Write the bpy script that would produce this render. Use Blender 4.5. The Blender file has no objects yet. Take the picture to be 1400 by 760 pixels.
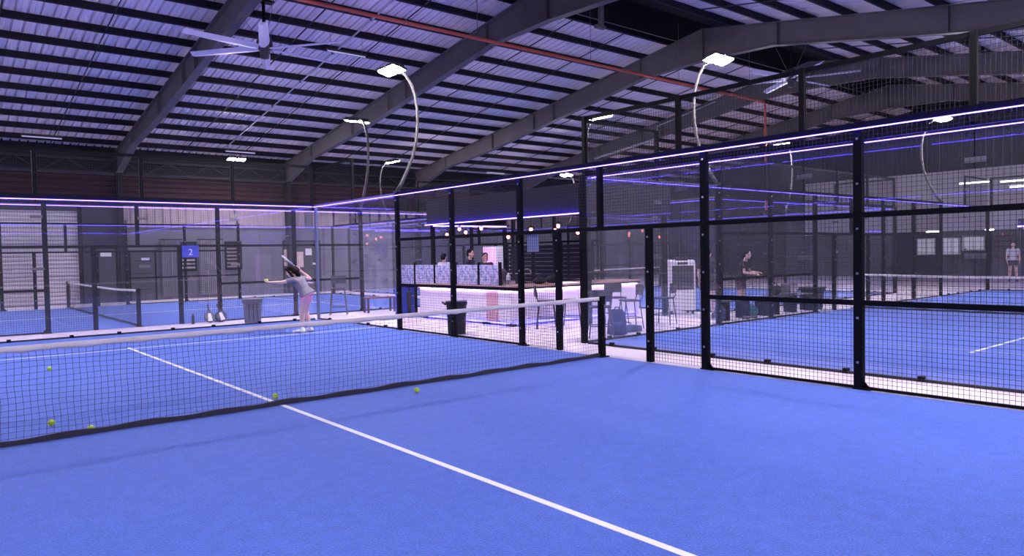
import bpy, math, random
from mathutils import Vector, Matrix
random.seed(7)
SC = bpy.context.scene
COL = SC.collection
PI = math.pi

# ------------------------------------------------------------------ materials
MATS = {}
def mat(name, color, rough=0.5, metal=0.0, bump=0.0, bump_scale=60, var=0.0, var_scale=6, spec=0.5):
    m = bpy.data.materials.new(name); m.use_nodes = True
    nt = m.node_tree; b = nt.nodes['Principled BSDF']
    b.inputs['Base Color'].default_value = (*color, 1)
    b.inputs['Roughness'].default_value = rough
    b.inputs['Metallic'].default_value = metal
    b.inputs['Specular IOR Level'].default_value = spec
    if var or bump:
        tc = nt.nodes.new('ShaderNodeTexCoord')
    if var:
        n = nt.nodes.new('ShaderNodeTexNoise'); n.inputs['Scale'].default_value = var_scale
        n.inputs['Detail'].default_value = 4
        nt.links.new(tc.outputs['Object'], n.inputs['Vector'])
        r = nt.nodes.new('ShaderNodeMapRange')
        r.inputs['From Min'].default_value = 0.3; r.inputs['From Max'].default_value = 0.7
        r.inputs['To Min'].default_value = 1 - var; r.inputs['To Max'].default_value = 1 + var
        nt.links.new(n.outputs['Fac'], r.inputs['Value'])
        mx = nt.nodes.new('ShaderNodeVectorMath'); mx.operation = 'SCALE'
        mx.inputs[0].default_value = color
        nt.links.new(r.outputs['Result'], mx.inputs['Scale'])
        nt.links.new(mx.outputs['Vector'], b.inputs['Base Color'])
    if bump:
        n2 = nt.nodes.new('ShaderNodeTexNoise'); n2.inputs['Scale'].default_value = bump_scale
        n2.inputs['Detail'].default_value = 3
        nt.links.new(tc.outputs['Object'], n2.inputs['Vector'])
        bp = nt.nodes.new('ShaderNodeBump'); bp.inputs['Strength'].default_value = bump
        bp.inputs['Distance'].default_value = 0.01
        nt.links.new(n2.outputs['Fac'], bp.inputs['Height'])
        nt.links.new(bp.outputs['Normal'], b.inputs['Normal'])
    MATS[name] = m
    return m
def emit(name, color, strength):
    m = bpy.data.materials.new(name); m.use_nodes = True
    nt = m.node_tree; b = nt.nodes['Principled BSDF']
    b.inputs['Base Color'].default_value = (*[min(1, c) for c in color], 1)
    b.inputs['Emission Color'].default_value = (*color, 1)
    b.inputs['Emission Strength'].default_value = strength
    MATS[name] = m
    return m
def glass(name, tint=(0.95, 0.96, 1.0), dust=0.040, ior=1.5):
    """thin dusty pane: clear straight-through light, mirror reflection by angle, a little dust"""
    m = bpy.data.materials.new(name); m.use_nodes = True
    nt = m.node_tree; nt.nodes.clear()
    out = nt.nodes.new('ShaderNodeOutputMaterial')
    tr = nt.nodes.new('ShaderNodeBsdfTransparent'); tr.inputs[0].default_value = (*tint, 1)
    gl = nt.nodes.new('ShaderNodeBsdfGlossy'); gl.inputs['Roughness'].default_value = 0.015
    gl.inputs['Color'].default_value = (1, 1, 1, 1)
    fr = nt.nodes.new('ShaderNodeLayerWeight'); fr.inputs['Blend'].default_value = 0.5
    pw = nt.nodes.new('ShaderNodeMath'); pw.operation = 'POWER'; pw.inputs[1].default_value = 5
    nt.links.new(fr.outputs['Facing'], pw.inputs[0])
    mul = nt.nodes.new('ShaderNodeMath'); mul.operation = 'MULTIPLY_ADD'; mul.inputs[1].default_value = 0.9; mul.inputs[2].default_value = 0.08
    mul.use_clamp = True
    nt.links.new(pw.outputs[0], mul.inputs[0])
    m1 = nt.nodes.new('ShaderNodeMixShader')
    nt.links.new(mul.outputs[0], m1.inputs[0]); nt.links.new(tr.outputs[0], m1.inputs[1]); nt.links.new(gl.outputs[0], m1.inputs[2])
    df = nt.nodes.new('ShaderNodeBsdfDiffuse'); df.inputs['Color'].default_value = (0.85, 0.85, 0.9, 1)
    tl = nt.nodes.new('ShaderNodeBsdfTranslucent'); tl.inputs['Color'].default_value = (0.85, 0.85, 0.9, 1)
    m0 = nt.nodes.new('ShaderNodeMixShader'); m0.inputs[0].default_value = 0.5
    nt.links.new(df.outputs[0], m0.inputs[1]); nt.links.new(tl.outputs[0], m0.inputs[2])
    tc = nt.nodes.new('ShaderNodeTexCoord'); nz = nt.nodes.new('ShaderNodeTexNoise'); nz.inputs['Scale'].default_value = 1.3
    nz.inputs['Detail'].default_value = 5
    nt.links.new(tc.outputs['Object'], nz.inputs['Vector'])
    mr = nt.nodes.new('ShaderNodeMapRange'); mr.inputs['To Min'].default_value = dust * 0.6; mr.inputs['To Max'].default_value = dust * 1.5
    nt.links.new(nz.outputs['Fac'], mr.inputs['Value'])
    m2 = nt.nodes.new('ShaderNodeMixShader')
    nt.links.new(mr.outputs[0], m2.inputs[0]); nt.links.new(m1.outputs[0], m2.inputs[1]); nt.links.new(m0.outputs[0], m2.inputs[2])
    nt.links.new(m2.outputs[0], out.inputs[0])
    MATS[name] = m
    return m

mat('black_steel', (0.005, 0.005, 0.007), 0.6, spec=0.12)
mat('wire', (0.016, 0.016, 0.022), 0.5, spec=0.4)
mat('net_cord', (0.01, 0.012, 0.02), 0.8)
mat('net_hem', (0.035, 0.033, 0.05), 0.8, bump=0.4, bump_scale=30)
mat('net_tape', (0.72, 0.66, 0.66), 0.85, bump=0.6, bump_scale=18, var=0.10, var_scale=3)
mat('galvanised', (0.16, 0.15, 0.16), 0.5, 0.2)
mat('corner_steel', (0.16, 0.17, 0.30), 0.4)
mat('pole_steel', (0.065, 0.062, 0.065), 0.45, 0.2)
mat('truss_paint', (0.035, 0.033, 0.037), 0.7, spec=0.2)
mat('bolt', (0.5, 0.5, 0.55), 0.3, 0.9)
mat('line_white', (0.90, 0.90, 0.90), 0.8, bump=0.3, bump_scale=150)
mat('concrete', (0.80, 0.70, 0.80), 0.45, bump=0.1, bump_scale=8, var=0.08, var_scale=0.8)
mat('roof_sheet', (0.88, 0.78, 0.78), 0.55, 0.0, var=0.07, var_scale=0.5)
mat('purlin', (0.016, 0.014, 0.020), 0.6, spec=0.2)
mat('rafter', (0.125, 0.115, 0.115), 0.55, var=0.12, var_scale=1.5)
mat('rod', (0.02, 0.02, 0.025), 0.6)
mat('red_pipe', (0.55, 0.10, 0.06), 0.4)
mat('white_pipe', (0.6, 0.6, 0.62), 0.4)
mat('dark_void', (0.01, 0.01, 0.012), 0.9)
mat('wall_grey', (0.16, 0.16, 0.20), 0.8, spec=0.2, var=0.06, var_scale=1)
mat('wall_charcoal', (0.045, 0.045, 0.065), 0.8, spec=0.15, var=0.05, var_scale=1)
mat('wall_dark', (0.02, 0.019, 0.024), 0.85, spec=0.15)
mat('wall_brown', (0.040, 0.020, 0.025), 0.8, spec=0.15, var=0.12, var_scale=2)
mat('wall_mauve', (0.34, 0.27, 0.30), 0.8, var=0.08, var_scale=2)
mat('shutter', (0.62, 0.58, 0.64), 0.5, var=0.05, var_scale=1)
mat('door_paint', (0.05, 0.05, 0.065), 0.6)
mat('curtain', (0.30, 0.29, 0.34), 0.9, var=0.08, var_scale=3)
mat('pale_wall', (0.60, 0.60, 0.63), 0.8, var=0.04, var_scale=0.6)
mat('paper', (0.8, 0.8, 0.82), 0.7)
mat('poster_pink', (0.75, 0.55, 0.50), 0.7, var=0.2, var_scale=6)
mat('bar_white', (0.80, 0.74, 0.84), 0.45)
mat('bar_pink', (0.62, 0.36, 0.42), 0.5, var=0.10, var_scale=5)
mat('counter_wood', (0.50, 0.30, 0.28), 0.35, var=0.15, var_scale=4)
mat('dark_trim', (0.02, 0.02, 0.03), 0.4)
mat('canopy', (0.015, 0.013, 0.022), 0.7, spec=0.15)
mat('bin_black', (0.02, 0.02, 0.028), 0.5)
mat('bin_grey', (0.11, 0.11, 0.14), 0.55)
mat('blue_plastic', (0.03, 0.07, 0.50), 0.4)
mat('chrome', (0.6, 0.6, 0.65), 0.15, 1.0)
mat('seat_grey', (0.03, 0.033, 0.05), 0.6)
mat('stool_metal', (0.10, 0.10, 0.14), 0.35, 0.3)
mat('cooler_white', (0.80, 0.78, 0.82), 0.4)
mat('grille', (0.06, 0.06, 0.08), 0.6)
mat('backpack', (0.035, 0.045, 0.13), 0.8, bump=0.3, bump_scale=12)
mat('dark_bag', (0.02, 0.02, 0.025), 0.8, bump=0.4, bump_scale=14)
mat('teal_bag', (0.03, 0.22, 0.26), 0.7, bump=0.3, bump_scale=12)
mat('red_brown', (0.22, 0.07, 0.09), 0.5)
mat('bench_frame', (0.07, 0.04, 0.09), 0.5)
mat('skin', (0.78, 0.50, 0.44), 0.55, spec=0.3)
mat('hair', (0.010, 0.006, 0.006), 0.7, spec=0.15)
mat('eye', (0.02, 0.015, 0.015), 0.2)
mat('lips', (0.42, 0.14, 0.13), 0.5)
mat('shirt_grey', (0.24, 0.22, 0.27), 0.85, bump=0.3, bump_scale=9)
mat('shorts_pink', (0.85, 0.40, 0.52), 0.85, bump=0.3, bump_scale=10)
mat('shoe_white', (0.8, 0.8, 0.8), 0.6)
mat('shirt_white', (0.62, 0.60, 0.72), 0.85)
mat('shirt_navy', (0.05, 0.05, 0.10), 0.85)
mat('shirt_black', (0.025, 0.025, 0.03), 0.85)
mat('shorts_dark', (0.06, 0.03, 0.05), 0.85)
mat('racket_dark', (0.02, 0.022, 0.04), 0.4)
mat('racket_white', (0.75, 0.75, 0.78), 0.4)
mat('sign_blue', (0.06, 0.10, 0.65), 0.4)
mat('fan_blade', (0.62, 0.60, 0.74), 0.4)
mat('screen_panel', (0.35, 0.38, 0.55), 0.5)
mat('lamp_body', (0.03, 0.03, 0.035), 0.5)
mat('notice_pale', (0.45, 0.50, 0.75), 0.5)

emit('flood_lens', (1.0, 0.90, 0.97), 170)
emit('led_strip', (0.08, 0.045, 1.0), 9)
emit('led_dim', (0.10, 0.07, 1.0), 1.6)
emit('led_cafe', (0.045, 0.022, 1.0), 26)
emit('led_toe', (0.12, 0.12, 1.0), 3)
emit('led_under', (0.75, 0.50, 1.0), 6)
emit('bulb', (1.0, 0.24, 0.17), 5)
emit('tube_lit', (0.95, 0.92, 1.0), 5)
emit('tube_dim', (0.55, 0.52, 0.75), 0.12)
emit('fridge_light', (0.75, 0.36, 1.0), 0.3)
emit('window_lit', (0.6, 0.6, 0.7), 0.1)
glass('pane')

def turf_material():
    m = bpy.data.materials.new('turf'); m.use_nodes = True
    nt = m.node_tree; b = nt.nodes['Principled BSDF']
    tc = nt.nodes.new('ShaderNodeTexCoord')
    def noise(scale, detail=3):
        n = nt.nodes.new('ShaderNodeTexNoise'); n.inputs['Scale'].default_value = scale; n.inputs['Detail'].default_value = detail
        nt.links.new(tc.outputs['Object'], n.inputs['Vector']); return n
    fine, mid, big = noise(70, 3), noise(9, 4), noise(0.7, 3)
    ramp = nt.nodes.new('ShaderNodeValToRGB')
    ramp.color_ramp.elements[0].position = 0.30; ramp.color_ramp.elements[0].color = (0.028, 0.078, 0.36, 1)
    ramp.color_ramp.elements[1].position = 0.72; ramp.color_ramp.elements[1].color = (0.082, 0.200, 0.76, 1)
    a = nt.nodes.new('ShaderNodeMath'); a.operation = 'MULTIPLY_ADD'; a.inputs[1].default_value = 0.26
    nt.links.new(mid.outputs['Fac'], a.inputs[0])
    s = nt.nodes.new('ShaderNodeMath'); s.operation = 'MULTIPLY_ADD'; s.inputs[1].default_value = 0.75
    nt.links.new(fine.outputs['Fac'], s.inputs[0])
    bb = nt.nodes.new('ShaderNodeMath'); bb.operation = 'MULTIPLY'; bb.inputs[1].default_value = 0.06
    nt.links.new(big.outputs['Fac'], bb.inputs[0])
    nt.links.new(bb.outputs[0], s.inputs[2]); nt.links.new(s.outputs[0], a.inputs[2])
    nt.links.new(a.outputs[0], ramp.inputs['Fac'])
    nt.links.new(ramp.outputs['Color'], b.inputs['Base Color'])
    b.inputs['Roughness'].default_value = 0.85
    b.inputs['Specular IOR Level'].default_value = 0.25
    b.inputs['Sheen Weight'].default_value = 0.35
    b.inputs['Sheen Roughness'].default_value = 0.5
    b.inputs['Sheen Tint'].default_value = (0.55, 0.62, 1, 1)
    bp = nt.nodes.new('ShaderNodeBump'); bp.inputs['Strength'].default_value = 0.8; bp.inputs['Distance'].default_value = 0.012
    nt.links.new(s.outputs[0], bp.inputs['Height']); nt.links.new(bp.outputs['Normal'], b.inputs['Normal'])
    MATS['turf'] = m
turf_material()

def pattern_material():
    m = bpy.data.materials.new('flower_fabric'); m.use_nodes = True
    nt = m.node_tree; b = nt.nodes['Principled BSDF']; b.inputs['Roughness'].default_value = 0.8
    tc = nt.nodes.new('ShaderNodeTexCoord')
    v = nt.nodes.new('ShaderNodeTexVoronoi'); v.inputs['Scale'].default_value = 24
    nt.links.new(tc.outputs['Object'], v.inputs['Vector'])
    r = nt.nodes.new('ShaderNodeValToRGB'); r.color_ramp.interpolation = 'CONSTANT'
    cols = [(0.0, (0.50, 0.52, 0.80)), (0.30, (0.28, 0.36, 0.68)), (0.5, (0.62, 0.58, 0.80)), (0.74, (0.48, 0.28, 0.52)), (0.84, (0.24, 0.26, 0.56))]
    e = r.color_ramp.elements
    e[0].position = 0; e[0].color = (*cols[0][1], 1); e[1].position = cols[1][0]; e[1].color = (*cols[1][1], 1)
    for p, c in cols[2:]:
        x = e.new(p); x.color = (*c, 1)
    sep = nt.nodes.new('ShaderNodeSeparateColor'); nt.links.new(v.outputs['Color'], sep.inputs[0])
    nt.links.new(sep.outputs[0], r.inputs['Fac']); nt.links.new(r.outputs['Color'], b.inputs['Base Color'])
    MATS['flower_fabric'] = m
pattern_material()
def ball_material():
    m = bpy.data.materials.new('ball_felt'); m.use_nodes = True
    nt = m.node_tree; b = nt.nodes['Principled BSDF']; b.inputs['Roughness'].default_value = 0.9
    b.inputs['Base Color'].default_value = (0.50, 0.72, 0.03, 1); b.inputs['Sheen Weight'].default_value = 0.4
    MATS['ball_felt'] = m
ball_material()

# ------------------------------------------------------------------ mesh builder
class MB:
    def __init__(s): s.v = []; s.f = []
    def box(s, x0, x1, y0, y1, z0, z1):
        n = len(s.v)
        s.v += [(x0,y0,z0),(x1,y0,z0),(x1,y1,z0),(x0,y1,z0),(x0,y0,z1),(x1,y0,z1),(x1,y1,z1),(x0,y1,z1)]
        s.f += [(n,n+3,n+2,n+1),(n+4,n+5,n+6,n+7),(n,n+1,n+5,n+4),(n+1,n+2,n+6,n+5),(n+2,n+3,n+7,n+6),(n+3,n,n+4,n+7)]
        return s
    def cbox(s, x0, x1, y0, y1, z0, z1, c=0.01):
        """box with chamfered vertical edges and top/bottom"""
        prof = [(x0+c,y0),(x1-c,y0),(x1,y0+c),(x1,y1-c),(x1-c,y1),(x0+c,y1),(x0,y1-c),(x0,y0+c)]
        cx, cy = (x0+x1)/2, (y0+y1)/2
        rings = []
        for z, k in ((z0, 1), (z0+c, 0), (z1-c, 0), (z1, 1)):
            rings.append([(cx+(x-cx)*(1-k*c/max(1e-6, (x1-x0)/2)), cy+(y-cy)*(1-k*c/max(1e-6, (y1-y0)/2)), z) for x, y in prof])
        s.rings(rings); return s
    def rings(s, rings, closed=False, cap=True):
        n = len(s.v); m = len(rings[0])
        for r in rings: s.v += [tuple(p) for p in r]
        k = len(rings)
        for i in range(k if closed else k-1):
            a = n + i*m; b = n + ((i+1) % k)*m
            for j in range(m):
                s.f.append((a+j, a+(j+1) % m, b+(j+1) % m, b+j))
        if cap and not closed:
            s.f.append(tuple(n+j for j in reversed(range(m))))
            s.f.append(tuple(n+(k-1)*m+j for j in range(m)))
        return s
    def tube(s, pts, r, seg=8, rounded=False, flat=None):
        """swept tube; r a number or a list; flat=(sx, sy) squashes the section"""
        P = [Vector(p) for p in pts]
        R = list(r) if hasattr(r, '__len__') else [r]*len(P)
        if rounded:
            d0 = (P[0]-P[1]).normalized(); d1 = (P[-1]-P[-2]).normalized()
            P = [P[0]+d0*R[0]*0.95, P[0]+d0*R[0]*0.6] + P + [P[-1]+d1*R[-1]*0.6, P[-1]+d1*R[-1]*0.95]
            R = [R[0]*0.3, R[0]*0.8] + R + [R[-1]*0.8, R[-1]*0.3]
        up = None; rings = []
        for i, p in enumerate(P):
            t = (P[min(i+1, len(P)-1)] - P[max(i-1, 0)]).normalized()
            if up is None:
                a = Vector((0, 0, 1)) if abs(t.z) < 0.9 else Vector((1, 0, 0))
                up = (a - t*a.dot(t)).normalized()
            else:
                up = (up - t*up.dot(t)).normalized()
            sd = t.cross(up)
            fx, fy = flat or (1, 1)
            rings.append([p + sd*(math.cos(2*PI*j/seg)*R[i]*fx) + up*(math.sin(2*PI*j/seg)*R[i]*fy) for j in range(seg)])
        return s.rings(rings)
    def bar(s, a, b, w, h, up=(0, 0, 1)):
        """rectangular bar from a to b; w across, h along up"""
        a = Vector(a); b = Vector(b); t = (b-a).normalized(); u = Vector(up)
        u = (u - t*u.dot(t)).normalized(); sd = t.cross(u)
        rr = []
        for p in (a, b):
            rr.append([p - sd*w/2 - u*h/2, p + sd*w/2 - u*h/2, p + sd*w/2 + u*h/2, p - sd*w/2 + u*h/2])
        return s.rings(rr)
    def lathe(s, prof, seg=20, c=(0, 0, 0)):
        return s.rings([[(c[0]+r*math.cos(2*PI*j/seg), c[1]+r*math.sin(2*PI*j/seg), c[2]+z) for j in range(seg)] for r, z in prof])
    def ell(s, c, r, M=None, nu=16, nv=10):
        rr = []
        for i in range(nv+1):
            th = PI*(i+0.02 if i == 0 else (i-0.02 if i == nv else i))/nv
            ring = []
            for j in range(nu):
                p = Vector((r[0]*math.sin(th)*math.cos(2*PI*j/nu), r[1]*math.sin(th)*math.sin(2*PI*j/nu), -r[2]*math.cos(th)))
                if M is not None: p = M @ p
                ring.append(p + Vector(c))
            rr.append(ring)
        return s.rings(rr)
    def prism(s, poly, y0, y1):
        """polygon in xz, extruded in y"""
        return s.rings([[(x, y0, z) for x, z in poly], [(x, y1, z) for x, z in poly]])
    def data(s, name, m, smooth=False):
        me = bpy.data.meshes.new(name); me.from_pydata(s.v, [], s.f); me.update()
        if m: me.materials.append(MATS[m] if isinstance(m, str) else m)
        if smooth:
            for p in me.polygons: p.use_smooth = True
        return me
    def obj(s, name, m, parent=None, smooth=False, loc=None, rot=None):
        return link(name, s.data(name, m, smooth), parent, loc, rot)
def link(name, me, parent=None, loc=None, rot=None):
    o = bpy.data.objects.new(name, me); COL.objects.link(o)
    if parent: o.parent = parent
    if loc is not None: o.location = loc
    if rot is not None: o.rotation_euler = rot
    return o
def tag(o, label, cat, group=None, kind=None):
    o['label'] = label; o['category'] = cat
    if group: o['group'] = group
    if kind: o['kind'] = kind
    return o
def thing(name, label, cat, loc=(0, 0, 0), rotz=0, group=None):
    o = bpy.data.objects.new(name, None); COL.objects.link(o); o.empty_display_size = 0.1
    o.location = loc; o.rotation_euler = (0, 0, rotz)
    return tag(o, label, cat, group)
def struct(o, label=None, cat=None):
    o['kind'] = 'structure'
    if label: o['label'] = label; o['category'] = cat or 'building'
    return o
def copy_tree(o, parent=None):
    c = o.copy(); COL.objects.link(c)
    if parent: c.parent = parent
    for ch in [x for x in bpy.data.objects if x.parent == o]: copy_tree(ch, c)
    return c
def bevel(o, w=0.008, seg=2):
    m = o.modifiers.new('bevel', 'BEVEL'); m.width = w; m.segments = seg; m.limit_method = 'ANGLE'
    return o

# ------------------------------------------------------------------ camera (solved from the court lines)
F, CX, CY, CZ, YAW, PIT, ROL = 996.746, -3.0825, -7.6555, 1.5879, 0.692834, -0.032618, -0.018914
fw = Vector((math.sin(YAW)*math.cos(PIT), math.cos(YAW)*math.cos(PIT), math.sin(PIT)))
ri = Vector((math.cos(YAW), -math.sin(YAW), 0)); up_ = ri.cross(fw)
r2 = ri*math.cos(ROL) + up_*math.sin(ROL); u2 = -ri*math.sin(ROL) + up_*math.cos(ROL)
cam = bpy.data.cameras.new('camera'); cam.sensor_width = 36; cam.lens = 36*F/1400; cam.clip_end = 200; cam.clip_start = 0.05
co = bpy.data.objects.new('camera', cam); COL.objects.link(co)
M = Matrix((r2, u2, -fw)).transposed().to_4x4(); M.translation = (CX, CY, CZ)
co.matrix_world = M
SC.camera = co

# ------------------------------------------------------------------ the hall
X0, X1, Y0, Y1 = -14.0, 38.0, -11.0, 24.6
RY = 6.8
def rz(y): return 8.83 - 0.165*abs(y-RY)         # top of the rafters
struct(MB().box(X0, X1, Y0, Y1, -0.15, -0.006).obj('floor', 'concrete'), 'pale pinkish concrete floor between the blue courts', 'floor')

def sheet(y0, y1, n=0.27):
    """ribbed roof sheet, ribs running down the slope"""
    m = MB(); x = X0; prof = []
    while x < X1:
        prof += [(x, 0.0), (x+n*0.30, 0.0), (x+n*0.32, 0.010), (x+n*0.36, 0.010), (x+n*0.38, 0.0), (x+n*0.76, 0.0), (x+n*0.79, 0.07), (x+n*0.96, 0.07), (x+n, 0.0)]
        x += n
    ys = [y0, y1]
    nv = len(prof)
    for y in ys:
        m.v += [(px, y, rz(y)+0.19+h) for px, h in prof]
    m.f += [(i, i+1, nv+i+1, nv+i) for i in range(nv-1)]
    for y in ys:
        m.v += [(px, y, rz(y)+0.22+h) for px, h in prof]
    m.f += [(2*nv+i, 3*nv+i, 3*nv+i+1, 2*nv+i+1) for i in range(nv-1)]
    return m
struct(sheet(RY+1.25, Y1).obj('ceiling', 'roof_sheet'), 'ribbed pale lavender metal roof sheets over the far slope', 'ceiling')
struct(sheet(Y0, RY-1.0).obj('ceiling', 'roof_sheet'), 'ribbed pale lavender metal roof sheets over the near slope', 'ceiling')
m = MB()
za, zb = rz(RY-1.0)+0.22, rz(RY+1.25)+0.22
m.box(X0, X1, RY-1.05, RY-1.0, za-0.05, za+0.75).box(X0, X1, RY+1.25, RY+1.3, zb-0.05, zb+0.80)
m.rings([[(X0, RY-1.5, za+0.70), (X0, RY+0.1, za+1.0), (X0, RY+1.8, za+0.66), (X0, RY+1.8, za+0.72), (X0, RY+0.1, za+1.06), (X0, RY-1.5, za+0.76)],
         [(X1, RY-1.5, za+0.70), (X1, RY+0.1, za+1.0), (X1, RY+1.8, za+0.66), (X1, RY+1.8, za+0.72), (X1, RY+0.1, za+1.06), (X1, RY-1.5, za+0.76)]])
struct(m.obj('trim_ridge', 'dark_void'), 'dark raised ventilation opening along the roof ridge', 'roof')

def ribs_h(x0, x1, y, z0, z1, step, d, my):
    """horizontally ribbed cladding facing -y"""
    m = MB(); pr = []
    z = z0
    while z < z1 - 1e-6:
        pr += [(y, z), (y-d, z+step*0.35), (y-d, z+step*0.75), (y, min(z+step, z1))]
        z += step
    pr = [(a, min(b, z1)) for a, b in pr]
    poly = pr + [(y+0.05, z1), (y+0.05, z0)]
    m.v = [(x, a, b) for x in (x0, x1) for a, b in poly]
    n = len(poly)
    m.f = [(i, i+1, n+i+1, n+i) for i in range(n-1)]
    return m
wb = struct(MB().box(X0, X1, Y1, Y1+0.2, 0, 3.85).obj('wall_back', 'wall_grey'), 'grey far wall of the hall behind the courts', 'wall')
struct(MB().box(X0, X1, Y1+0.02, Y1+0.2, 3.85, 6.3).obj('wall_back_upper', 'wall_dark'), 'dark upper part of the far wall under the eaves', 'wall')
# ribbed brown band
struct(ribs_h(X0, X1, Y1, 3.9, 5.0, 0.22, 0.06, 0).obj('trim_1', 'wall_brown'), 'reddish brown ribbed cladding band high on the far wall', 'wall')
struct(MB().box(X0, X1, Y1-0.10, Y1, 3.78, 3.88).obj('trim_2', 'wall_mauve'))
struct(MB().box(X0, X1, Y1-0.12, Y1, 5.0, 5.06).obj('trim_3', 'galvanised'))
struct(MB().box(X0, X1, Y0-0.2, Y0, 0, 6.3).obj('wall_front', 'wall_dark'))
def gable(x, t):
    pts = [(Y0, 0), (Y1, 0), (Y1, rz(Y1)+0.3), (RY, rz(RY)+0.6), (Y0, rz(Y0)+0.3)]
    return MB().rings([[(x, a, b) for a, b in pts], [(x+t, a, b) for a, b in pts]])
struct(gable(X0-0.2, 0.2).obj('wall_left', 'wall_dark'))
struct(gable(X1, 0.2).obj('wall_right', 'wall_dark'), 'dark end wall of the hall far to the right', 'wall')
struct(MB().box(X1-0.06, X1-0.005, 3.2, 14.5, 2.35, 5.4).obj('trim_4', 'pale_wall'), 'pale upper cladding on the right end wall', 'wall')
# mauve cladding above the lintel line
for i, (a, b) in enumerate(((3.75, 8.9), (9.1, 11.2), (11.6, 24.0))):
    m = MB(); x = a; pts = []
    while x < b:
        pts += [(x, 0), (x+0.12, 0), (x+0.15, -0.03), (x+0.27, -0.03), (x+0.30, 0)]; x += 0.30
    n = len(pts)
    m.v = [(p, Y1-0.06+q, 2.95) for p, q in pts] + [(p, Y1-0.06+q, 3.78) for p, q in pts]
    m.f = [(k, k+1, n+k+1, n+k) for k in range(n-1)]
    struct(m.obj('trim_5', 'wall_mauve'))
# roller shutter at left
sh = thing('roller_shutter', 'pale ribbed roller shutter filling the left end of the far wall', 'shutter', (-2.4, Y1-0.14, 0))
ribs_h(-6.5, 4.45, 0.08, 0.02, 3.55, 0.15, 0.075, 0).obj('curtain', 'shutter', sh)
MB().box(-6.5, 4.5, -0.06, 0.12, 3.55, 3.75).obj('shutter_box', 'wall_charcoal', sh)
MB().box(4.42, 4.52, -0.08, 0.12, 0, 3.75).obj('guide_rail', 'black_steel', sh)
# dark pier with a door and notice
struct(MB().box(2.15, 3.42, Y1-0.25, Y1, 0, 3.80).obj('wall_back_pier', 'wall_charcoal'), 'charcoal pier beside the roller shutter on the far wall', 'wall')
struct(MB().box(3.42, 3.70, Y1-0.22, Y1, 3.22, 3.80).obj('trim_6', 'wall_mauve'))
def door(n, x0, x1, z1, y, label):
    d = struct(MB().box(x0, x1, y-0.06, y, 0, z1).obj('door_%d' % n, 'door_paint'), label, 'door')
    f = MB().box(x0-0.06, x0, y-0.08, y, 0, z1+0.06).box(x1, x1+0.06, y-0.08, y, 0, z1+0.06).box(x0-0.06, x1+0.06, y-0.08, y, z1, z1+0.06)
    f.obj('door_frame', 'black_steel', d)
    MB().tube([(x1-0.10, y-0.06, 1.0), (x1-0.10, y-0.11, 1.0), (x1-0.22, y-0.11, 1.0)], 0.012, 6).obj('door_handle', 'galvanised', d)
    for k in (0.45, 1.1, 1.6):
        if n == 2: MB().box(x0+0.1, x1-0.1, y-0.075, y-0.06, k-0.012, k+0.012).obj('door_rail', 'black_steel', d)
    return d
door(1, 2.55, 3.25, 2.1, Y1-0.25, 'dark door in the charcoal pier, white notice on it')
door(2, 3.83, 4.72, 1.97, Y1, 'charcoal panelled door right of the charcoal pier')
tag(MB().box(2.72, 3.10, Y1-0.335, Y1-0.328, 1.80, 2.0).obj('notice', 'paper'), 'white paper notice on the dark door in the charcoal pier', 'notice')
tag(MB().box(4.22, 4.52, Y1-0.09, Y1-0.082, 1.62, 1.72).obj('door_sign', 'notice_pale'), 'small pale sign on the charcoal panelled door', 'sign')
# curtains
def curtain_mesh(w, h):
    m = MB(); n = 60; top = []; bot = []
    for i in range(n+1):
        x = w*i/n; y = 0.05*math.sin(i*1.15)+0.025*math.sin(i*0.47+1)
        bot.append((x, y, 0.12)); top.append((x, y*0.8, h))
    m.v = bot+top; m.f = [(i, i+1, n+2+i, n+1+i) for i in range(n)]
    return m
for a, w, lab in ((4.95, 0.75, 'grey pleated curtain on the far wall, left of the blue number sign'),
                  (6.45, 0.9, 'grey pleated curtain between the blue number sign and the louvred window')):
    cu = thing('curtain', lab, 'curtain', (a, Y1-0.16, 0))
    o = curtain_mesh(w, 2.42).obj('cloth', 'curtain', cu); mo = o.modifiers.new('s', 'SOLIDIFY'); mo.thickness = 0.006
    MB().tube([(-0.08, 0, 2.46), (w+0.08, 0, 2.46)], 0.02, 8).obj('rod', 'black_steel', cu)
# louvre windows
def louvre(n, x0, x1, z0, z1, label):
    y = Y1
    w = struct(MB().box(x0, x1, y-0.015, y+0.0, z0, z1).obj('window_%d' % n, 'dark_void'), label, 'window')
    f = MB().box(x0-0.07, x0, y-0.07, y, z0-0.07, z1+0.07).box(x1, x1+0.07, y-0.07, y, z0-0.07, z1+0.07)
    f.box(x0, x1, y-0.07, y, z0-0.07, z0).box(x0, x1, y-0.07, y, z1, z1+0.07)
    f.obj('window_frame', 'black_steel', w)
    k = z0+0.05
    l = MB()
    while k < z1-0.05:
        l.rings([[(x0, y-0.02, k+0.07), (x0, y-0.065, k), (x0, y-0.06, k), (x0, y-0.012, k+0.08)], [(x1, y-0.02, k+0.07), (x1, y-0.065, k), (x1, y-0.06, k), (x1, y-0.012, k+0.08)]]); k += 0.155
    l.obj('louvre_blades', 'galvanised', w)
    return w
louvre(1, 7.62, 8.20, 1.2, 2.3, 'louvred window in the far wall right of the curtains')
louvre(2, 5.78, 6.30, 1.2, 2.3, 'louvred window behind the blue number sign')
door(3, 10.2, 11.9, 2.35, Y1, 'wide dark double door on the far wall with posters')
tag(MB().box(10.15, 10.40, Y1-0.10, Y1-0.09, 1.25, 2.0).obj('poster', 'poster_pink'), 'narrow pink poster left on the far wall beside the player', 'poster')
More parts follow.
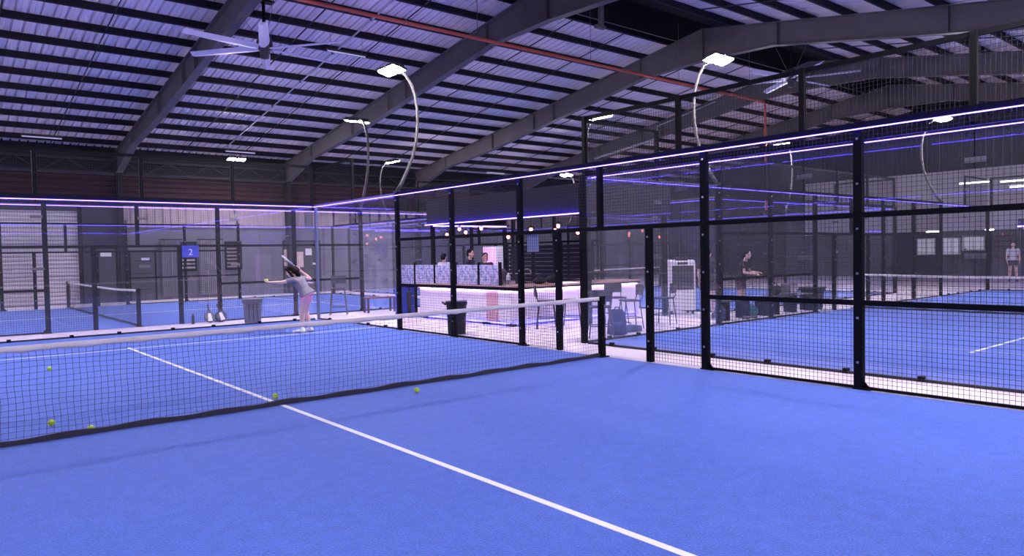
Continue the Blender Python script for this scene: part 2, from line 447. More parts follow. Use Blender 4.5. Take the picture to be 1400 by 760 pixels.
tag(MB().box(10.62, 11.08, Y1-0.10, Y1-0.09, 1.18, 1.88).obj('poster', 'poster_pink'), 'wide pink poster on the far wall above the player', 'poster')
tag(MB().box(11.19, 11.50, Y1-0.10, Y1-0.09, 1.72, 2.03).obj('poster', 'paper'), 'square white poster right of the pink ones', 'poster')
tag(MB().box(11.52, 11.78, Y1-0.10, Y1-0.09, 1.28, 1.36).obj('door_sign', 'paper'), 'small white plate under the square white poster', 'sign')
# windows of the right end wall
for i, (a, b, z0, z1) in enumerate(((7.45, 8.25, 1.2, 1.95), (6.3, 7.0, 1.2, 1.95), (5.2, 6.1, 1.4, 2.0))):
    w = struct(MB().box(X1-0.03, X1-0.01, a, b, z0, z1).obj('window_%d' % (i+3), 'window_lit'), ['left', 'middle', 'right'][i] + ' one of three small lit windows on the right end wall', 'window')
    f = MB().box(X1-0.06, X1, a-0.06, a, z0-0.06, z1+0.06).box(X1-0.06, X1, b, b+0.06, z0-0.06, z1+0.06).box(X1-0.06, X1, a, b, z0-0.06, z0).box(X1-0.06, X1, a, b, z1, z1+0.06).box(X1-0.05, X1, (a+b)/2-0.02, (a+b)/2+0.02, z0, z1)
    f.obj('window_frame', 'pale_wall', w)

# portal frames
def isection(pts_top, pts_bot, x, w=0.24, t=0.02):
    """web + flanges along two yz polylines"""
    web = MB().rings([[(x-t/2, a, b) for a, b in pts_top + pts_bot[::-1]], [(x+t/2, a, b) for a, b in pts_top + pts_bot[::-1]]])
    fl = MB()
    for pl, s in ((pts_top, -1), (pts_bot, 1)):
        rr = [[(x-w/2, a, b), (x+w/2, a, b), (x+w/2, a, b+s*0.025), (x-w/2, a, b+s*0.025)] for a, b in pl]
        fl.rings(rr)
    return web, fl
LAB = {-2: 'dark steel roof rafter beyond the left edge', -1: 'dark steel roof rafter over the left edge of the hall',
       0: 'grey steel roof rafter nearest the left, beside the first ceiling fan',
       1: 'grey steel roof rafter rising behind the big floodlight over the court corner',
       2: 'grey steel roof rafter with its peak showing behind the bright right floodlight',
       3: 'grey steel roof rafter beyond the peaked one, next to the right',
       4: 'dark steel roof rafter second beyond the peaked one', 5: 'dark steel roof rafter farthest to the right'}
for k in range(-2, 6):
    x = 3.48 + 6.9*k
    if x > X1-1: continue
    g = thing('roof_rafter', LAB[k], 'rafter', (x, 0, 0))
    g['kind'] = 'structure'
    top = [(Y0+0.1, rz(Y0)), (RY, rz(RY)), (Y1-0.1, rz(Y1))]
    N = [(RY, 7.80), (9.3, 7.72), (9.6, 7.66), (18.0, 6.26), (21.7, 5.82), (24.15, 5.08), (Y1-0.1, 5.0)]
    S = [(2*RY-a, b) for a, b in N if 2*RY-a > Y0+0.4]
    S = [(Y0+0.1, 5.0), (Y0+0.5, 5.05)] + [p for p in S[::-1]][:-1]
    bot = S + N
    web, fl = isection(top, bot, 0)
    web.obj('web', 'rafter', g); fl.obj('flanges', 'rafter', g)
    for yy in (9.45, 14.0, 15.2, 18.0, 21.7, 4.15, -0.5, -5.0, RY):
        zt = rz(yy); zb = 6.2
        for (a, b), (c, d) in zip(bot, bot[1:]):
            if a <= yy <= c: zb = b + (d-b)*(yy-a)/(c-a)
        MB().box(-0.11, 0.11, yy-0.012, yy+0.012, zb, zt).obj('stiffener', 'rafter', g)
    MB().box(-0.09, 0.09, Y1-0.40, Y1-0.02, 0, 5.1).obj('column', 'wall_dark', g)
    # eaves brace
# eaves trusses under the roof edge
for k in range(-2, 5):
    a = 3.48+6.9*k; b = min(a+6.9, X1-0.3); y = Y1-0.35
    t = thing('eaves_truss', 'dark zigzag eaves truss below the far roof edge', 'truss', (a, y, 0), 0, 'eaves trusses along the far wall')
    t['kind'] = 'structure'
    m = MB().bar((0.15, 0, 5.55), (b-a-0.15, 0, 5.55), 0.07, 0.07).bar((0.15, 0, 5.05), (b-a-0.15, 0, 5.05), 0.07, 0.07)
    m.obj('chords', 'truss_paint', t)
    m = MB(); n = 8
    for i in range(n):
        p, q = 0.15+(b-a-0.3)*i/n, 0.15+(b-a-0.3)*(i+1)/n
        m.bar((p, 0, 5.05 if i % 2 else 5.55), (q, 0, 5.55 if i % 2 else 5.05), 0.04, 0.04)
    m.obj('diagonals', 'truss_paint', t)
# purlins
def cpurlin(y):
    s = 1 if y > RY else -1
    sl = math.atan(0.165)*-s
    m = MB(); z = rz(y)
    pr = [(-0.045, 0), (0.045, 0), (0.045, 0.02), (-0.025, 0.02), (-0.025, 0.165), (0.045, 0.165), (0.045, 0.18), (-0.045, 0.18)]
    pr = [(a*math.cos(sl)-b*math.sin(sl), a*math.sin(sl)+b*math.cos(sl)) for a, b in pr]
    return m.rings([[(X0, a*s if 0 else a, b) for a, b in pr], [(X1, a, b) for a, b in pr]])
y = RY+1.35; i = 0
while y < Y1:
    tag(cpurlin(y).obj('roof_purlin', 'purlin', loc=(0, y, rz(y))), 'dark steel purlin running along under the far roof slope', 'purlin', 'purlins of the far roof slope')['kind'] = 'structure'
    y += 1.19
y = RY-1.1
while y > Y0:
    tag(cpurlin(y).obj('roof_purlin', 'purlin', loc=(0, y, rz(y))), 'dark steel purlin running along under the near roof slope', 'purlin', 'purlins of the near roof slope')['kind'] = 'structure'
    y -= 1.19
# sag rods
for k in range(-2, 5):
    for q in (1/3, 2/3):
        x = 3.48+6.9*(k+q)
        if x > X1-1: continue
        for (a, b, n_) in ((RY+1.4, Y1-0.4, 'far'), (RY-1.2, Y0+0.4, 'near')):
            o = MB().tube([(0, a, rz(a)+0.03), (0, b, rz(b)+0.03)], 0.018, 6).obj('sag_rod', 'rod', loc=(x, 0, 0))
            tag(o, 'thin dark rod crossing the purlins of the %s roof slope' % n_, 'rod', 'sag rods of the %s roof slope' % n_)['kind'] = 'structure'
# services
p = thing('sprinkler_pipe', 'long red pipe hung under the roof ridge, dropping at its right end', 'pipe', (0, 6.85, 0))
MB().tube([(X0+0.2, 0, 6.98), (14, 0, 6.93), (20.9, 0, 6.9), (21.0, 0, 6.8), (21.03, 0, 3.0)], 0.042, 10).obj('pipe', 'red_pipe', p, smooth=True)
for x in range(-12, 21, 4): MB().tube([(x, 0, 6.97), (x, 0, 8.8)], 0.008, 5).obj('hanger', 'galvanised', p)
p = thing('cable_conduit', 'thin white conduit sloping down under the purlins beside the left ceiling fan', 'conduit', (7.1, 0, 0))
MB().tube([(0, a, rz(a)-0.06) for a in (9.0, 14, 18, 22.6)], 0.022, 8).obj('conduit', 'white_pipe', p)
for a in (10.5, 12.9, 15.3, 17.7, 20.0): MB().box(-0.03, 0.03, a-0.04, a+0.04, rz(a)-0.08, rz(a)+0.02).obj('clip', 'galvanised', p)
p = thing('cable_conduit', 'pale sloping conduit seen above the blue-lit fence left of the hanging mesh', 'conduit', (24.0, 0, 0))
MB().tube([(0, 18.2, 6.36), (0, 14.2, 6.84)], 0.05, 8).obj('conduit', 'white_pipe', p)
MB().tube([(0, 14.2, 6.84), (0, 14.2, 7.4), (0, 11.0, 8.0)], 0.02, 8).obj('cable', 'white_pipe', p)
br = thing('roof_bracket', 'dark steel bracket hanging from a purlin near the roof ridge', 'bracket', (10.9, 5.4, 0))
MB().box(-0.06, 0.06, -0.05, 0.05, 7.4, 8.62).obj('arm', 'rafter', br); MB().box(-0.20, 0.12, -0.06, 0.06, 7.34, 7.42).obj('foot', 'rafter', br)
def tube_light(x, y, z, L, ang, lit, label, slope=0):
    t = thing('hanging_tube_light', label, 'light', (x, y, z), ang)
    MB().cbox(-L/2, L/2, -0.05, 0.05, 0.0, 0.05, 0.01).obj('housing', 'lamp_body' if not lit else 'pale_wall', t)
    MB().tube([(-L/2+0.03, 0, -0.025), (L/2-0.03, 0, -0.025)], 0.02, 8).obj('tube', 'tube_lit' if lit else 'tube_dim', t)
    for s in (-0.4, 0.4):
        MB().tube([(s*L, 0, 0.05), (s*L, 0, rz(y)-z+0.02)], 0.006, 5).obj('hanger', 'galvanised', t)
    return t
for x, y, z, lab in ((0.73, 22.5, 6.0, 'dim tube light low on the far roof slope, leftmost'),
                     (7.62, 22.5, 6.0, 'dim tube light low on the far roof slope, above the twin pole lamp'),
                     (6.95, 11.73, 7.5, 'dim tube light high on the roof slope right of the left fan'),
                     (21.3, 22.9, 5.95, 'dim tube light low on the far roof slope, rightmost')):
    tube_light(x, y, z, 1.25, 0, False, lab)
for x, y, z, L, lab in ((30, 3.05, 4.13, 1.1, 'lit tube light, left one of the three high behind the right court'),
                     (30, 1.6, 4.08, 1.1, 'lit tube light, top right of the three high behind the right court'),
                     (30.2, 1.4, 3.86, 1.0, 'lit tube light, lowest of the three high behind the right court'),
                     (30, 4.56, 2.22, 0.6, 'short lit tube light above the small windows at the far right'),
                     (30, 2.5, 2.22, 0.35, 'tiny lit tube light beside the purple strip at the far right')):
    t = tube_light(x, y, z, L, PI/2, True, lab)

# ceiling fans
def fan(x, y, z, a0, R, label):
    f = thing('ceiling_fan', label, 'fan', (x, y, z))
    MB().tube([(0, 0, 0.1), (0, 0, rz(y)-z+0.05)], 0.045, 8).obj('down_rod', 'black_steel', f)
    MB().lathe([(0.05, 0.30), (0.16, 0.26), (0.20, 0.12), (0.20, 0.0), (0.13, -0.10), (0.10, -0.28), (0.03, -0.30)], 16).obj('motor', 'lamp_body', f, True)
    MB().box(-0.25, 0.25, -0.12, 0.12, rz(y)-z-0.02, rz(y)-z+0.03).obj('mount_plate', 'black_steel', f)
    for k in range(6):
        an = a0 + k*PI/3 
        c, s = math.cos(an), math.sin(an)
        d = Vector((c, s, 0)); q = Vector((-s, c, 0))
        rr = []
        for u, w in ((0.18, 0.10), (0.5, 0.13), (R*0.6, 0.12), (R, 0.10)):
            p0 = d*u
            rr.append([p0 - q*w + Vector((0, 0, -0.05)), p0 + Vector((0, 0, 0.0)), p0 + q*w + Vector((0, 0, 0.03)), p0 + Vector((0, 0, -0.055))])
        MB().rings(rr).obj('blade', 'fan_blade', f)
    for k in range(3):
        an = k*2*PI/3+0.5
        MB().tube([(0.1*math.cos(an), 0.1*math.sin(an), 0.15), (0.7*math.cos(an), 0.7*math.sin(an), rz(y)-z-0.15)], 0.006, 5).obj('guy_wire', 'galvanised', f)
fan(4.18, 10.84, 7.0, math.radians(-52), 2.1, 'large four-blade ceiling fan right of the left rafter')
fan(18.9, 4.65, 7.05, math.radians(-66), 2.0, 'large ceiling fan below the ridge at the right, behind the hanging mesh')

# ------------------------------------------------------------------ courts
H = 2.95; HU = 3.92; ML = 0.97; MM = 1.95
_panel = {}
def mesh_panel(w, h, step=0.05, t=0.0036):
    key = (round(w, 3), round(h, 3), step)
    if key not in _panel:
        m = MB()
        nx = max(2, round(w/step)); nz = max(2, round(h/step))
        for i in range(nx+1):
            x = w*i/nx; m.box(x-t/2, x+t/2, -t, 0, 0, h)
        for j in range(nz+1):
            z = h*j/nz; m.box(0, w, 0, t, z-t/2, z+t/2)
        _panel[key] = m.data('mesh_panel', 'wire')
    return _panel[key]
_gp = {}
def glass_panel(w, h):
    k = (round(w, 3), round(h, 3))
    if k not in _gp:
        _gp[k] = MB().rings([[(0.008, 0, 0), (w-0.008, 0, 0), (w-0.008, 0, h), (0.008, 0, h)]], cap=False).data('glass_panel', 'pane') if 0 else None
        me = bpy.data.meshes.new('glass_panel')
        me.from_pydata([(0.008, 0, 0.0), (w-0.008, 0, 0.0), (w-0.008, 0, h), (0.008, 0, h)], [], [(0, 1, 2, 3)])
        me.materials.append(MATS['pane'])
        _gp[k] = me
    return _gp[k]
def pane(w, h, parent, loc):
    o = link('glass_panel', glass_panel(w, h), parent, loc)
    return o
_cache = {}
def cached(key, fn):
    if key not in _cache: _cache[key] = fn()
    return _cache[key]
def post_data(h, base=True):
    def f():
        m = MB().cbox(-0.05, 0.05, -0.03, 0.05, 0.0, h, 0.006); nf = len(m.f); z = 0.3
        while z < h:
            m.box(-0.012, 0.012, -0.037, -0.029, z-0.012, z+0.012); z += 0.5
        me = m.data('post', 'black_steel'); me.materials.append(MATS['bolt'])
        for p in me.polygons[nf:]: p.material_index = 1
        return me
    return cached(('post', h, base), f)
def bolts_data(h):
    def f():
        m = MB(); z = 0.3
        while z < h:
            m.box(-0.012, 0.012, -0.037, -0.029, z-0.012, z+0.012); z += 0.5
        return m.data('bolts', 'bolt')
    return cached(('bolts', h), f)
def foot_data():
    def f():
        m = MB().box(-0.06, 0.14, -0.04, 0.06, -0.004, 0.012)
        m.prism([(0.045, 0.010), (0.12, 0.010), (0.045, 0.10)], 0.0, 0.02)
        return m.data('base_plate', 'black_steel')
    return cached('foot', f)
def clamp_data():
    def f():
        m = MB().box(-0.11, 0.11, -0.02, -0.004, -0.03, 0.03)
        for s in (-0.055, 0.055): m.tube([(s, -0.02, 0), (s, -0.034, 0)], 0.018, 8)
        return m.data('seam_clamp', 'galvanised')
    return cached('clamp', f)
def clip_data():
    return cached('clip', lambda: MB().box(-0.035, 0.035, -0.03, 0.03, 0.0, 0.06).data('base_clip', 'black_steel'))

def fence(loc, rot, label, upper=True, led='led_strip'):
    """side fence; local x along the court, y outward"""
    f = thing('court_fence', label, 'fence', loc, rot)
    PX = (1.9, 3.95, 6.0)
    for s in (-1, 1):
        for x in PX:
            p = link('post', post_data(H), f, (s*x, 0, 0))
            link('base_plate', foot_data(), f, (s*x, 0, 0))
        p = link('door_post', post_data(MM), f, (s*0.95, 0, 0))
        # glass end
        for a in (6.05, 8.0):
            x0 = s*a if s > 0 else -a-1.97
            pane(1.97, H-0.05, f, (x0, -0.005, 0.03))
        for z in (1.47, 2.54): link('seam_clamp', clamp_data(), f, (s*8.0, 0, z))
        x0, x1 = sorted((s*6.0, s*10.0))
        MB().box(x0, x1, -0.02, 0.02, H-0.02, H+0.01).obj('glass_channel', 'galvanised', f)
        MB().box(x0, x1, -0.02, 0.02, -0.004, 0.03).obj('glass_sill', 'dark_trim', f)
        MB().box(x0, x1, -0.095, -0.085, H-0.060, H-0.050).obj('led_strip', led, f)
        for a in (6.6, 7.4, 8.6, 9.4): link('base_clip', clip_data(), f, (s*a, 0, 0))
        # mesh bays
        for a, b in ((1.9, 3.95), (3.95, 6.0)):
            link('mesh_panel', mesh_panel(b-a, H-0.04), f, (min(s*a, s*b), 0.03, 0.02))
            x0, x1 = sorted((s*a, s*b))
            MB().box(x0+0.05, x1-0.05, -0.02, 0.03, ML-0.03, ML+0.03).obj('rail', 'black_steel', f)
            MB().box(x0+0.05, x1-0.05, 0.0, 0.03, 0.0, 0.03).obj('bottom_rail', 'black_steel', f)
        link('mesh_panel', mesh_panel(0.95, MM), f, (min(s*0.95, s*1.9), 0.03, 0.02))
        link('mesh_panel', mesh_panel(1.9, H-MM-0.02), f, (min(0, s*1.9), 0.03, MM))
        # upper return at the glass end
        if upper:
            link('mesh_panel', mesh_panel(1.95, HU-H), f, (min(s*8.0, s*10.0), 0.0, H))
            link('upper_post', cached('up', lambda: MB().cbox(-0.035, 0.035, -0.03, 0.03, 0, HU-H, 0.005).data('upper_post', 'black_steel')), f, (s*8.0, 0, H))
            x0, x1 = sorted((s*8.0, s*10.0))
            MB().box(x0, x1, -0.02, 0.02, HU-0.04, HU).obj('upper_rail', 'black_steel', f)
    link('centre_post', cached('cp', lambda: MB().cbox(-0.04, 0.04, -0.03, 0.05, 0, H-MM, 0.005).data('centre_post', 'black_steel')), f, (0, 0, MM))
    MB().box(-6.0, 6.0, -0.025, 0.035, MM-0.03, MM+0.03).obj('middle_rail', 'black_steel', f)
    MB().box(-6.0, 6.0, -0.03, 0.045, H-0.03, H+0.03).obj('top_rail', 'black_steel', f)
    MB().box(-5.95, 5.95, -0.095, -0.085, H-0.060, H-0.050).obj('led_strip', led, f)
    led_arms(f, [x*2.0 for x in range(-5, 6)])
    return f
def led_arms(parent, xs):
    for x in xs: link('led_bracket', cached('la', lambda: MB().box(-0.008, 0.008, -0.096, 0.0, -0.012, -0.004).data('led_bracket', 'black_steel')), parent, (x, 0, H-0.034))
def end_wall(loc, rot, label, led='led_strip', cw=0.05, cm='black_steel'):
    """end wall of five panes with a mesh fence on top; local y outward"""
    g = thing('glass_wall', label, 'glass wall', loc, rot)
    for i in range(5):
        pane(2.0, H-0.05, g, (-5+2*i, 0, 0.03))
        for d in (0.55, 1.45): link('base_clip', clip_data(), g, (-5+2*i+d, 0, 0))
        if i:
            for z in (1.47, 2.54): link('seam_clamp', clamp_data(), g, (-5+2*i, 0, z))
        link('mesh_panel', mesh_panel(2.0, HU-H), g, (-5+2*i, 0.0, H))
    for i in range(6):
        link('upper_post', cached('up2', lambda: MB().cbox(-0.04, 0.04, -0.03, 0.03, 0, HU-H+0.03, 0.005).data('upper_post', 'black_steel')), g, (-5+2*i, 0.03, H))
    MB().box(-5, 5, -0.03, 0.03, H-0.03, H+0.05).obj('top_channel', 'black_steel', g)
    MB().box(-5, 5, -0.025, 0.025, HU-0.03, HU+0.03).obj('upper_rail', 'black_steel', g)
    MB().box(-5, 5, -0.02, 0.02, -0.004, 0.03).obj('glass_sill', 'dark_trim', g)
    MB().box(-4.95, 4.95, -0.095, -0.085, H-0.060, H-0.050).obj('led_strip', led, g)
    for s in (-1, 1):
        MB().box(s*5.10-cw, s*5.10+cw, -0.04, 0.04, 0, H).obj('corner_post', cm, g)
    led_arms(g, [-4.5, -2.5, -0.5, 1.5, 3.5, 4.9])
    return g

_net = {}
def net(loc, rot, label):
    t = thing('padel_net', label, 'net', loc, rot)
    def ztop(x):
        return 0.866 + (0.048*((x+2.5)/7.5)**1.3 if x > -2.5 else 0.04*((-2.5-x)/2.5)**1.3)
    def fn():
        m = MB(); n = 178; nz = 15; r = 0.0017
        for i in range(n+1):
            x = -4.95+9.9*i/n; zt = ztop(x)-0.045
            pts = []
            for k in range(6):
                z = 0.05+(zt-0.05)*k/5
                pts.append((x+0.006*math.sin(k*2.1+i*0.37), 0.012*math.sin(i*0.21+k*0.9), z))
            m.tube(pts, r, 3)
        for j in range(nz):
            pts = []
            for i in range(0, n+1, 2):
                x = -4.95+9.9*i/n; zt = ztop(x)-0.045
                k = 5*j/(nz-1)*1.0
                pts.append((x, 0.012*math.sin(i*0.21+k*0.9), 0.06+(zt-0.06)*j/nz + 0.006*math.sin(i*0.29+j)))
            m.tube(pts, r, 3)
        return m.data('netting', 'net_cord')
    link('netting', cached('netting', fn), t)
    def tape():
        m = MB(); rr = []
        for i in range(121):
            x = -4.98+9.96*i/120; zt = ztop(x); w = 0.006*math.sin(i*1.7)+0.004*math.sin(i*4.1)
            lo = zt-0.054+0.006*math.sin(i*1.13)+0.004*math.sin(i*2.9)
            rr.append([(x, -0.010+w*0.5, lo), (x, -0.013+w, zt-0.03), (x, -0.008, zt-0.004), (x, 0.0, zt+0.003), (x, 0.008, zt-0.004), (x, 0.013+w, zt-0.03), (x, 0.010+w*0.5, lo)])
        m.rings(rr); return m.data('top_tape', 'net_tape', True)
    link('top_tape', cached('tape', tape), t)
    def hem():
        m = MB(); rr = []
        for i in range(101):
            x = -4.98+9.96*i/100; w = 0.012*math.sin(i*0.4)
            h = 0.052+0.008*math.sin(i*0.9)
            rr.append([(x, -0.012+w, 0.004), (x, 0.012+w, 0.004), (x, 0.012+w, h), (x, -0.012+w, h)])
        m.rings(rr); return m.data('bottom_hem', 'net_hem')
    link('bottom_hem', cached('hem', hem), t)
    for s in (-1, 1):
        o = link('post', cached('npost', lambda: MB().cbox(-0.045, 0.045, -0.045, 0.045, 0, 0.93, 0.008).box(-0.09, 0.09, -0.07, 0.07, -0.003, 0.012).data('post', 'black_steel')), t, (s*5.03, 0, 0))
    MB().tube([(5.03, -0.06, 0.8), (5.03, -0.075, 0.55), (5.03, -0.06, 0.3)], 0.01, 6).obj('crank', 'galvanised', t)
    return t

def flood(loc, rot, label):
    """curved pole lamp; local y outward from the court"""
    t = thing('floodlight', label, 'floodlight', loc, rot)
    pr = [(0.0, 0.0), (0.14, 0.2), (0.28, 0.46), (0.43, 0.78), (0.53, 1.12), (0.58, 1.5), (0.58, 1.85), (0.53, 2.15), (0.44, 2.38), (0.30, 2.55), (0.10, 2.66)]
    link('pole', cached('fp', lambda: MB().tube([(0, a, b) for a, b in pr], [0.038]*3+[0.034]*8, 10).data('pole', 'pole_steel', True)), t)
    link('bracket', cached('fb', lambda: MB().box(-0.06, 0.06, -0.05, 0.06, -0.02, 0.03).data('base_bracket', 'lamp_body')), t)
    link('head_bracket', cached('fb2', lambda: MB().box(-0.28, 0.28, 0.06, 0.10, 2.64, 2.68).data('head_bracket', 'lamp_body')), t)
    for s in (-1, 1):
        def hd():
            m = MB().cbox(-0.16, 0.16, -0.18, 0.18, 0.0, 0.05, 0.01)
            for k in range(7): m.box(-0.12+0.04*k-0.006, -0.12+0.04*k+0.006, -0.12, 0.12, 0.05, 0.085)
            m.box(-0.17, -0.155, -0.05, 0.05, 0.0, 0.09).box(0.155, 0.17, -0.05, 0.05, 0.0, 0.09)
            return m.data('lamp_head', 'lamp_body')
        h = link('lamp_head', cached('hd', hd), t, (s*0.19, -0.05, 2.60), (math.radians(-14), 0, 0))
        link('lens', cached('lens', lambda: MB().rings([[(-0.11,-0.12,-0.038),(-0.11,0.12,-0.038),(0.11,0.12,-0.038),(0.11,-0.12,-0.038)],[(-0.135,-0.15,-0.015),(-0.135,0.15,-0.015),(0.135,0.15,-0.015),(0.135,-0.15,-0.015)],[(-0.135,-0.15,-0.001),(-0.135,0.15,-0.001),(0.135,0.15,-0.001),(0.135,-0.15,-0.001)]]).data('lens', 'flood_lens')), h)
    return t

def court(cx, cy, rot, nm, fx=0.0, lamps=True, front=True):
    """padel court: local y is its length. nm: words naming the court"""
    R = Matrix.Rotation(rot, 3, 'Z')
    def W(x, y, z=0.0): 
        v = R @ Vector((x, y, 0)); return (cx+v.x, cy+v.y, z)
    t = MB().box(-5.06, 5.06, -10.03, 10.03, -0.004, 0.0).obj('turf', 'turf', loc=(cx, cy, 0), rot=(0, 0, rot))
    struct(t, 'blue artificial turf of %s' % nm, 'court floor')
    for y in (-6.95, 6.95): MB().box(-5.0, 5.0, y-0.025, y+0.025, 0.0, 0.003).obj('service_line', 'line_white', t)
    MB().box(-0.027, 0.027, -7.15, 7.15, 0.0, 0.0035).obj('centre_line', 'line_white', t)
    net(W(0, 0), rot, 'black net with a white top tape across ' + nm)
    names = NAMES[nm]
    L = LEDS[nm]
    fence(W(5.13, fx), rot-PI/2, names[0], led=L[0]); fence(W(-5.13, fx), rot+PI/2, names[1], led=L[1])
    end_wall(W(0, 10.08), rot, names[2], led=L[2], cw=0.025 if nm == 'the near court' else 0.05, cm='corner_steel' if nm == 'the near court' else 'black_steel')
    end_wall(W(0, -10.08), rot+PI, names[3], led=L[3])
    k = 4
    for sx in (1, -1):
        for sy in (1, -1):
            flood(W(sx*5.13, sy*6.0+fx, H+0.03), rot-PI/2 if sx > 0 else rot+PI/2, names[k]); k += 1
_s, _d = 'led_strip', 'led_dim'
LEDS = {'the near court': (_s, _s, _s, _s), 'the far left court behind the player': (_d, _s, _d, _d),
        'the right court': (_d, _d, _d, _s), 'the court behind the bar': (_d, _d, _d, _d)}
NAMES = {
 'the near court': ['black mesh and glass fence along the right side of the near court', 'black mesh and glass fence along the left side of the near court',
   'glass end wall behind the player with dark mesh above it', 'glass end wall of the near court behind the viewpoint',
   'bright twin floodlight on a curved pole above the near court fence corner', 'twin floodlight on the right fence of the near court, nearer the viewpoint',
   'twin floodlight on the left fence of the near court, far half', 'twin floodlight on the left fence of the near court, near half'],
 'the far left court behind the player': ['mesh fence along the far side of the far left court', 'mesh fence with a doorway just behind the glass wall and the player',
   'glass end wall at the left end of the far left court', 'glass end wall at the right end of the far left court, by the bar',
   'floodlight on the far fence of the far left court, left end', 'small twin floodlight low over the far left court, left of the dark poles',
   'floodlight on the near fence of the far left court, left end', 'twin floodlight on a dark curved pole left of the brightest corner floodlight'],
 'the right court': ['mesh fence on the right side of the right court, off to the right', 'mesh fence along the left side of the right court, beside the bench and cooler',
   'glass end wall at the far end of the right court', 'glass end wall of the right court facing the near court fence',
   'floodlight on the right fence of the right court, far half', 'floodlight on the right fence of the right court, near half',
   'distant floodlight on a curved pole seen through the mesh at the right', 'very bright twin floodlight on a curved pole above the fence at the right'],
 'the court behind the bar': ['mesh fence on the right side of the court behind the bar', 'mesh fence on the left side of the court, directly behind the bar',
   'glass end wall at the far end of the court behind the bar', 'glass end wall of the court behind the bar, behind the white air cooler',
   'floodlight at the far right of the court behind the bar, seen over the bar', 'faint floodlight at the near right of the bar court',
   'small floodlight right of the corner floodlight pole, far left of the bar court', 'small twin floodlight left of the hanging mesh, near left of the bar court'],
}
court(0, 0, 0, 'the near court', fx=0.10)
court(1.24, 16.85, PI/2, 'the far left court behind the player')
court(16.15, -3.70, -PI/2, 'the right court')
court(17.95, 13.30, 0, 'the court behind the bar')

# padel signs hung on the fences
s = thing('number_sign', 'blue court number sign with a white 2 on the fence post behind the player', 'sign', (2.42, 11.60, 1.66))
MB().cbox(-0.20, 0.20, -0.01, 0.01, 0, 0.30, 0.004).obj('board', 'sign_blue', s)
c = bpy.data.curves.new('numeral', 'FONT'); c.body = '2'; c.size = 0.22; c.align_x = 'CENTER'; c.extrude = 0.003; c.materials.append(MATS['paper'])
o = bpy.data.objects.new('numeral_curve', c); nm_ = bpy.data.meshes.new_from_object(o); nm_.name = 'numeral'; bpy.data.objects.remove(o); o = link('numeral', nm_);  o.parent = s; o.location = (0, -0.014, 0.06); o.rotation_euler = (PI/2, 0, 0)
tag(MB().cbox(5.20, 5.212, 1.60, 1.90, 1.62, 1.92, 0.003).obj('number_sign', 'notice_pale'), 'pale square sign hung on the near court fence left of the doorway', 'sign')

link('reflection_blocker', MB().box(5.213, 5.217, 1.60, 1.90, 1.62, 1.92).data('reflection_blocker', 'black_steel'), [o_ for o_ in COL.objects if o_.name == 'number_sign.001'][0])  # dark plate added so the pale sign doesn't mirror in the right court's glass
# ------------------------------------------------------------------ balls
def ball(x, y, z, label, r=0.033):
    t = thing('padel_ball', label, 'ball', (x, y, z))
    MB().ell((0, 0, 0), (r, r, r), None, 20, 14).obj('felt', 'ball_felt', t, True)
    pts = []
    for i in range(33):
        a = 2*PI*i/32; q = 0.44*math.sin(2*a)
        v = Vector((math.cos(a), math.sin(a), 0)); v = Vector((v.x*math.cos(q), v.y*math.cos(q), math.sin(q)))*r*1.005
        v = Matrix.Rotation(0.9+x*3, 3, 'X') @ v; pts.append(v)
    MB().tube(pts, 0.0013, 5).obj('seam', 'line_white', t)
    t.rotation_euler = (0.4*x, 0.9*y, x+y)
    return t
ball(-1.52, 4.90, 0.036, 'yellow-green ball beyond the net near the service line, farthest left')
ball(-2.05, 0.63, 0.036, 'yellow-green ball behind the net at the lower left')
ball(-1.81, 0.08, 0.036, 'yellow-green ball touching the net hem at the lower left')
ball(0.07, 0.36, 0.036, 'yellow-green ball behind the net beside the centre line')
ball(1.41, -0.48, 0.036, 'yellow-green ball in front of the net right of the centre line')

# ------------------------------------------------------------------ people
def remesh(o, vox, it=3):
    m = o.modifiers.new('join', 'REMESH'); m.mode = 'VOXEL'; m.voxel_size = vox; m.use_smooth_shade = True
    s_ = o.modifiers.new('smooth', 'SMOOTH'); s_.factor = 0.5; s_.iterations = it
def hand(m, wrist, d, nrm, side, s=1.0, curl=0.5):
    """palm, four fingers and a thumb; d along the hand, nrm out of the back, side towards the thumb"""
    w = Vector(wrist); d = Vector(d).normalized(); nrm = Vector(nrm); nrm = (nrm-d*nrm.dot(d)).normalized(); sd = Vector(side)
    sd = (sd-d*sd.dot(d)-nrm*sd.dot(nrm)).normalized()
    M3 = Matrix((sd, d, nrm)).transposed()
    m.ell(w+d*0.045*s, (0.042*s, 0.055*s, 0.018*s), M3, 12, 8)
    for k, L in zip((-1.5, -0.5, 0.5, 1.5), (0.062, 0.074, 0.080, 0.072)):
        b = w+d*0.085*s+sd*(k*0.019*s)
        d1 = (d*math.cos(curl*0.5)-nrm*math.sin(curl*0.5)); d2 = (d*math.cos(curl*1.3)-nrm*math.sin(curl*1.3)); d3 = (d*math.cos(curl*2.1)-nrm*math.sin(curl*2.1))
        p1 = b+d1*L*0.45*s; p2 = p1+d2*L*0.32*s; p3 = p2+d3*L*0.25*s
        m.tube([b-d*0.02*s, b, p1, p2, p3], [0.009*s, 0.009*s, 0.0085*s, 0.008*s, 0.007*s], 8, True)
    b = w+d*0.025*s+sd*0.03*s
    p1 = b+(d*0.6+sd*0.7-nrm*0.25).normalized()*0.035*s; p2 = p1+(d*0.85+sd*0.25-nrm*curl*0.7).normalized()*0.03*s
    m.tube([w+d*0.02*s, b, p1, p2], [0.012*s, 0.011*s, 0.010*s, 0.008*s], 8, True)

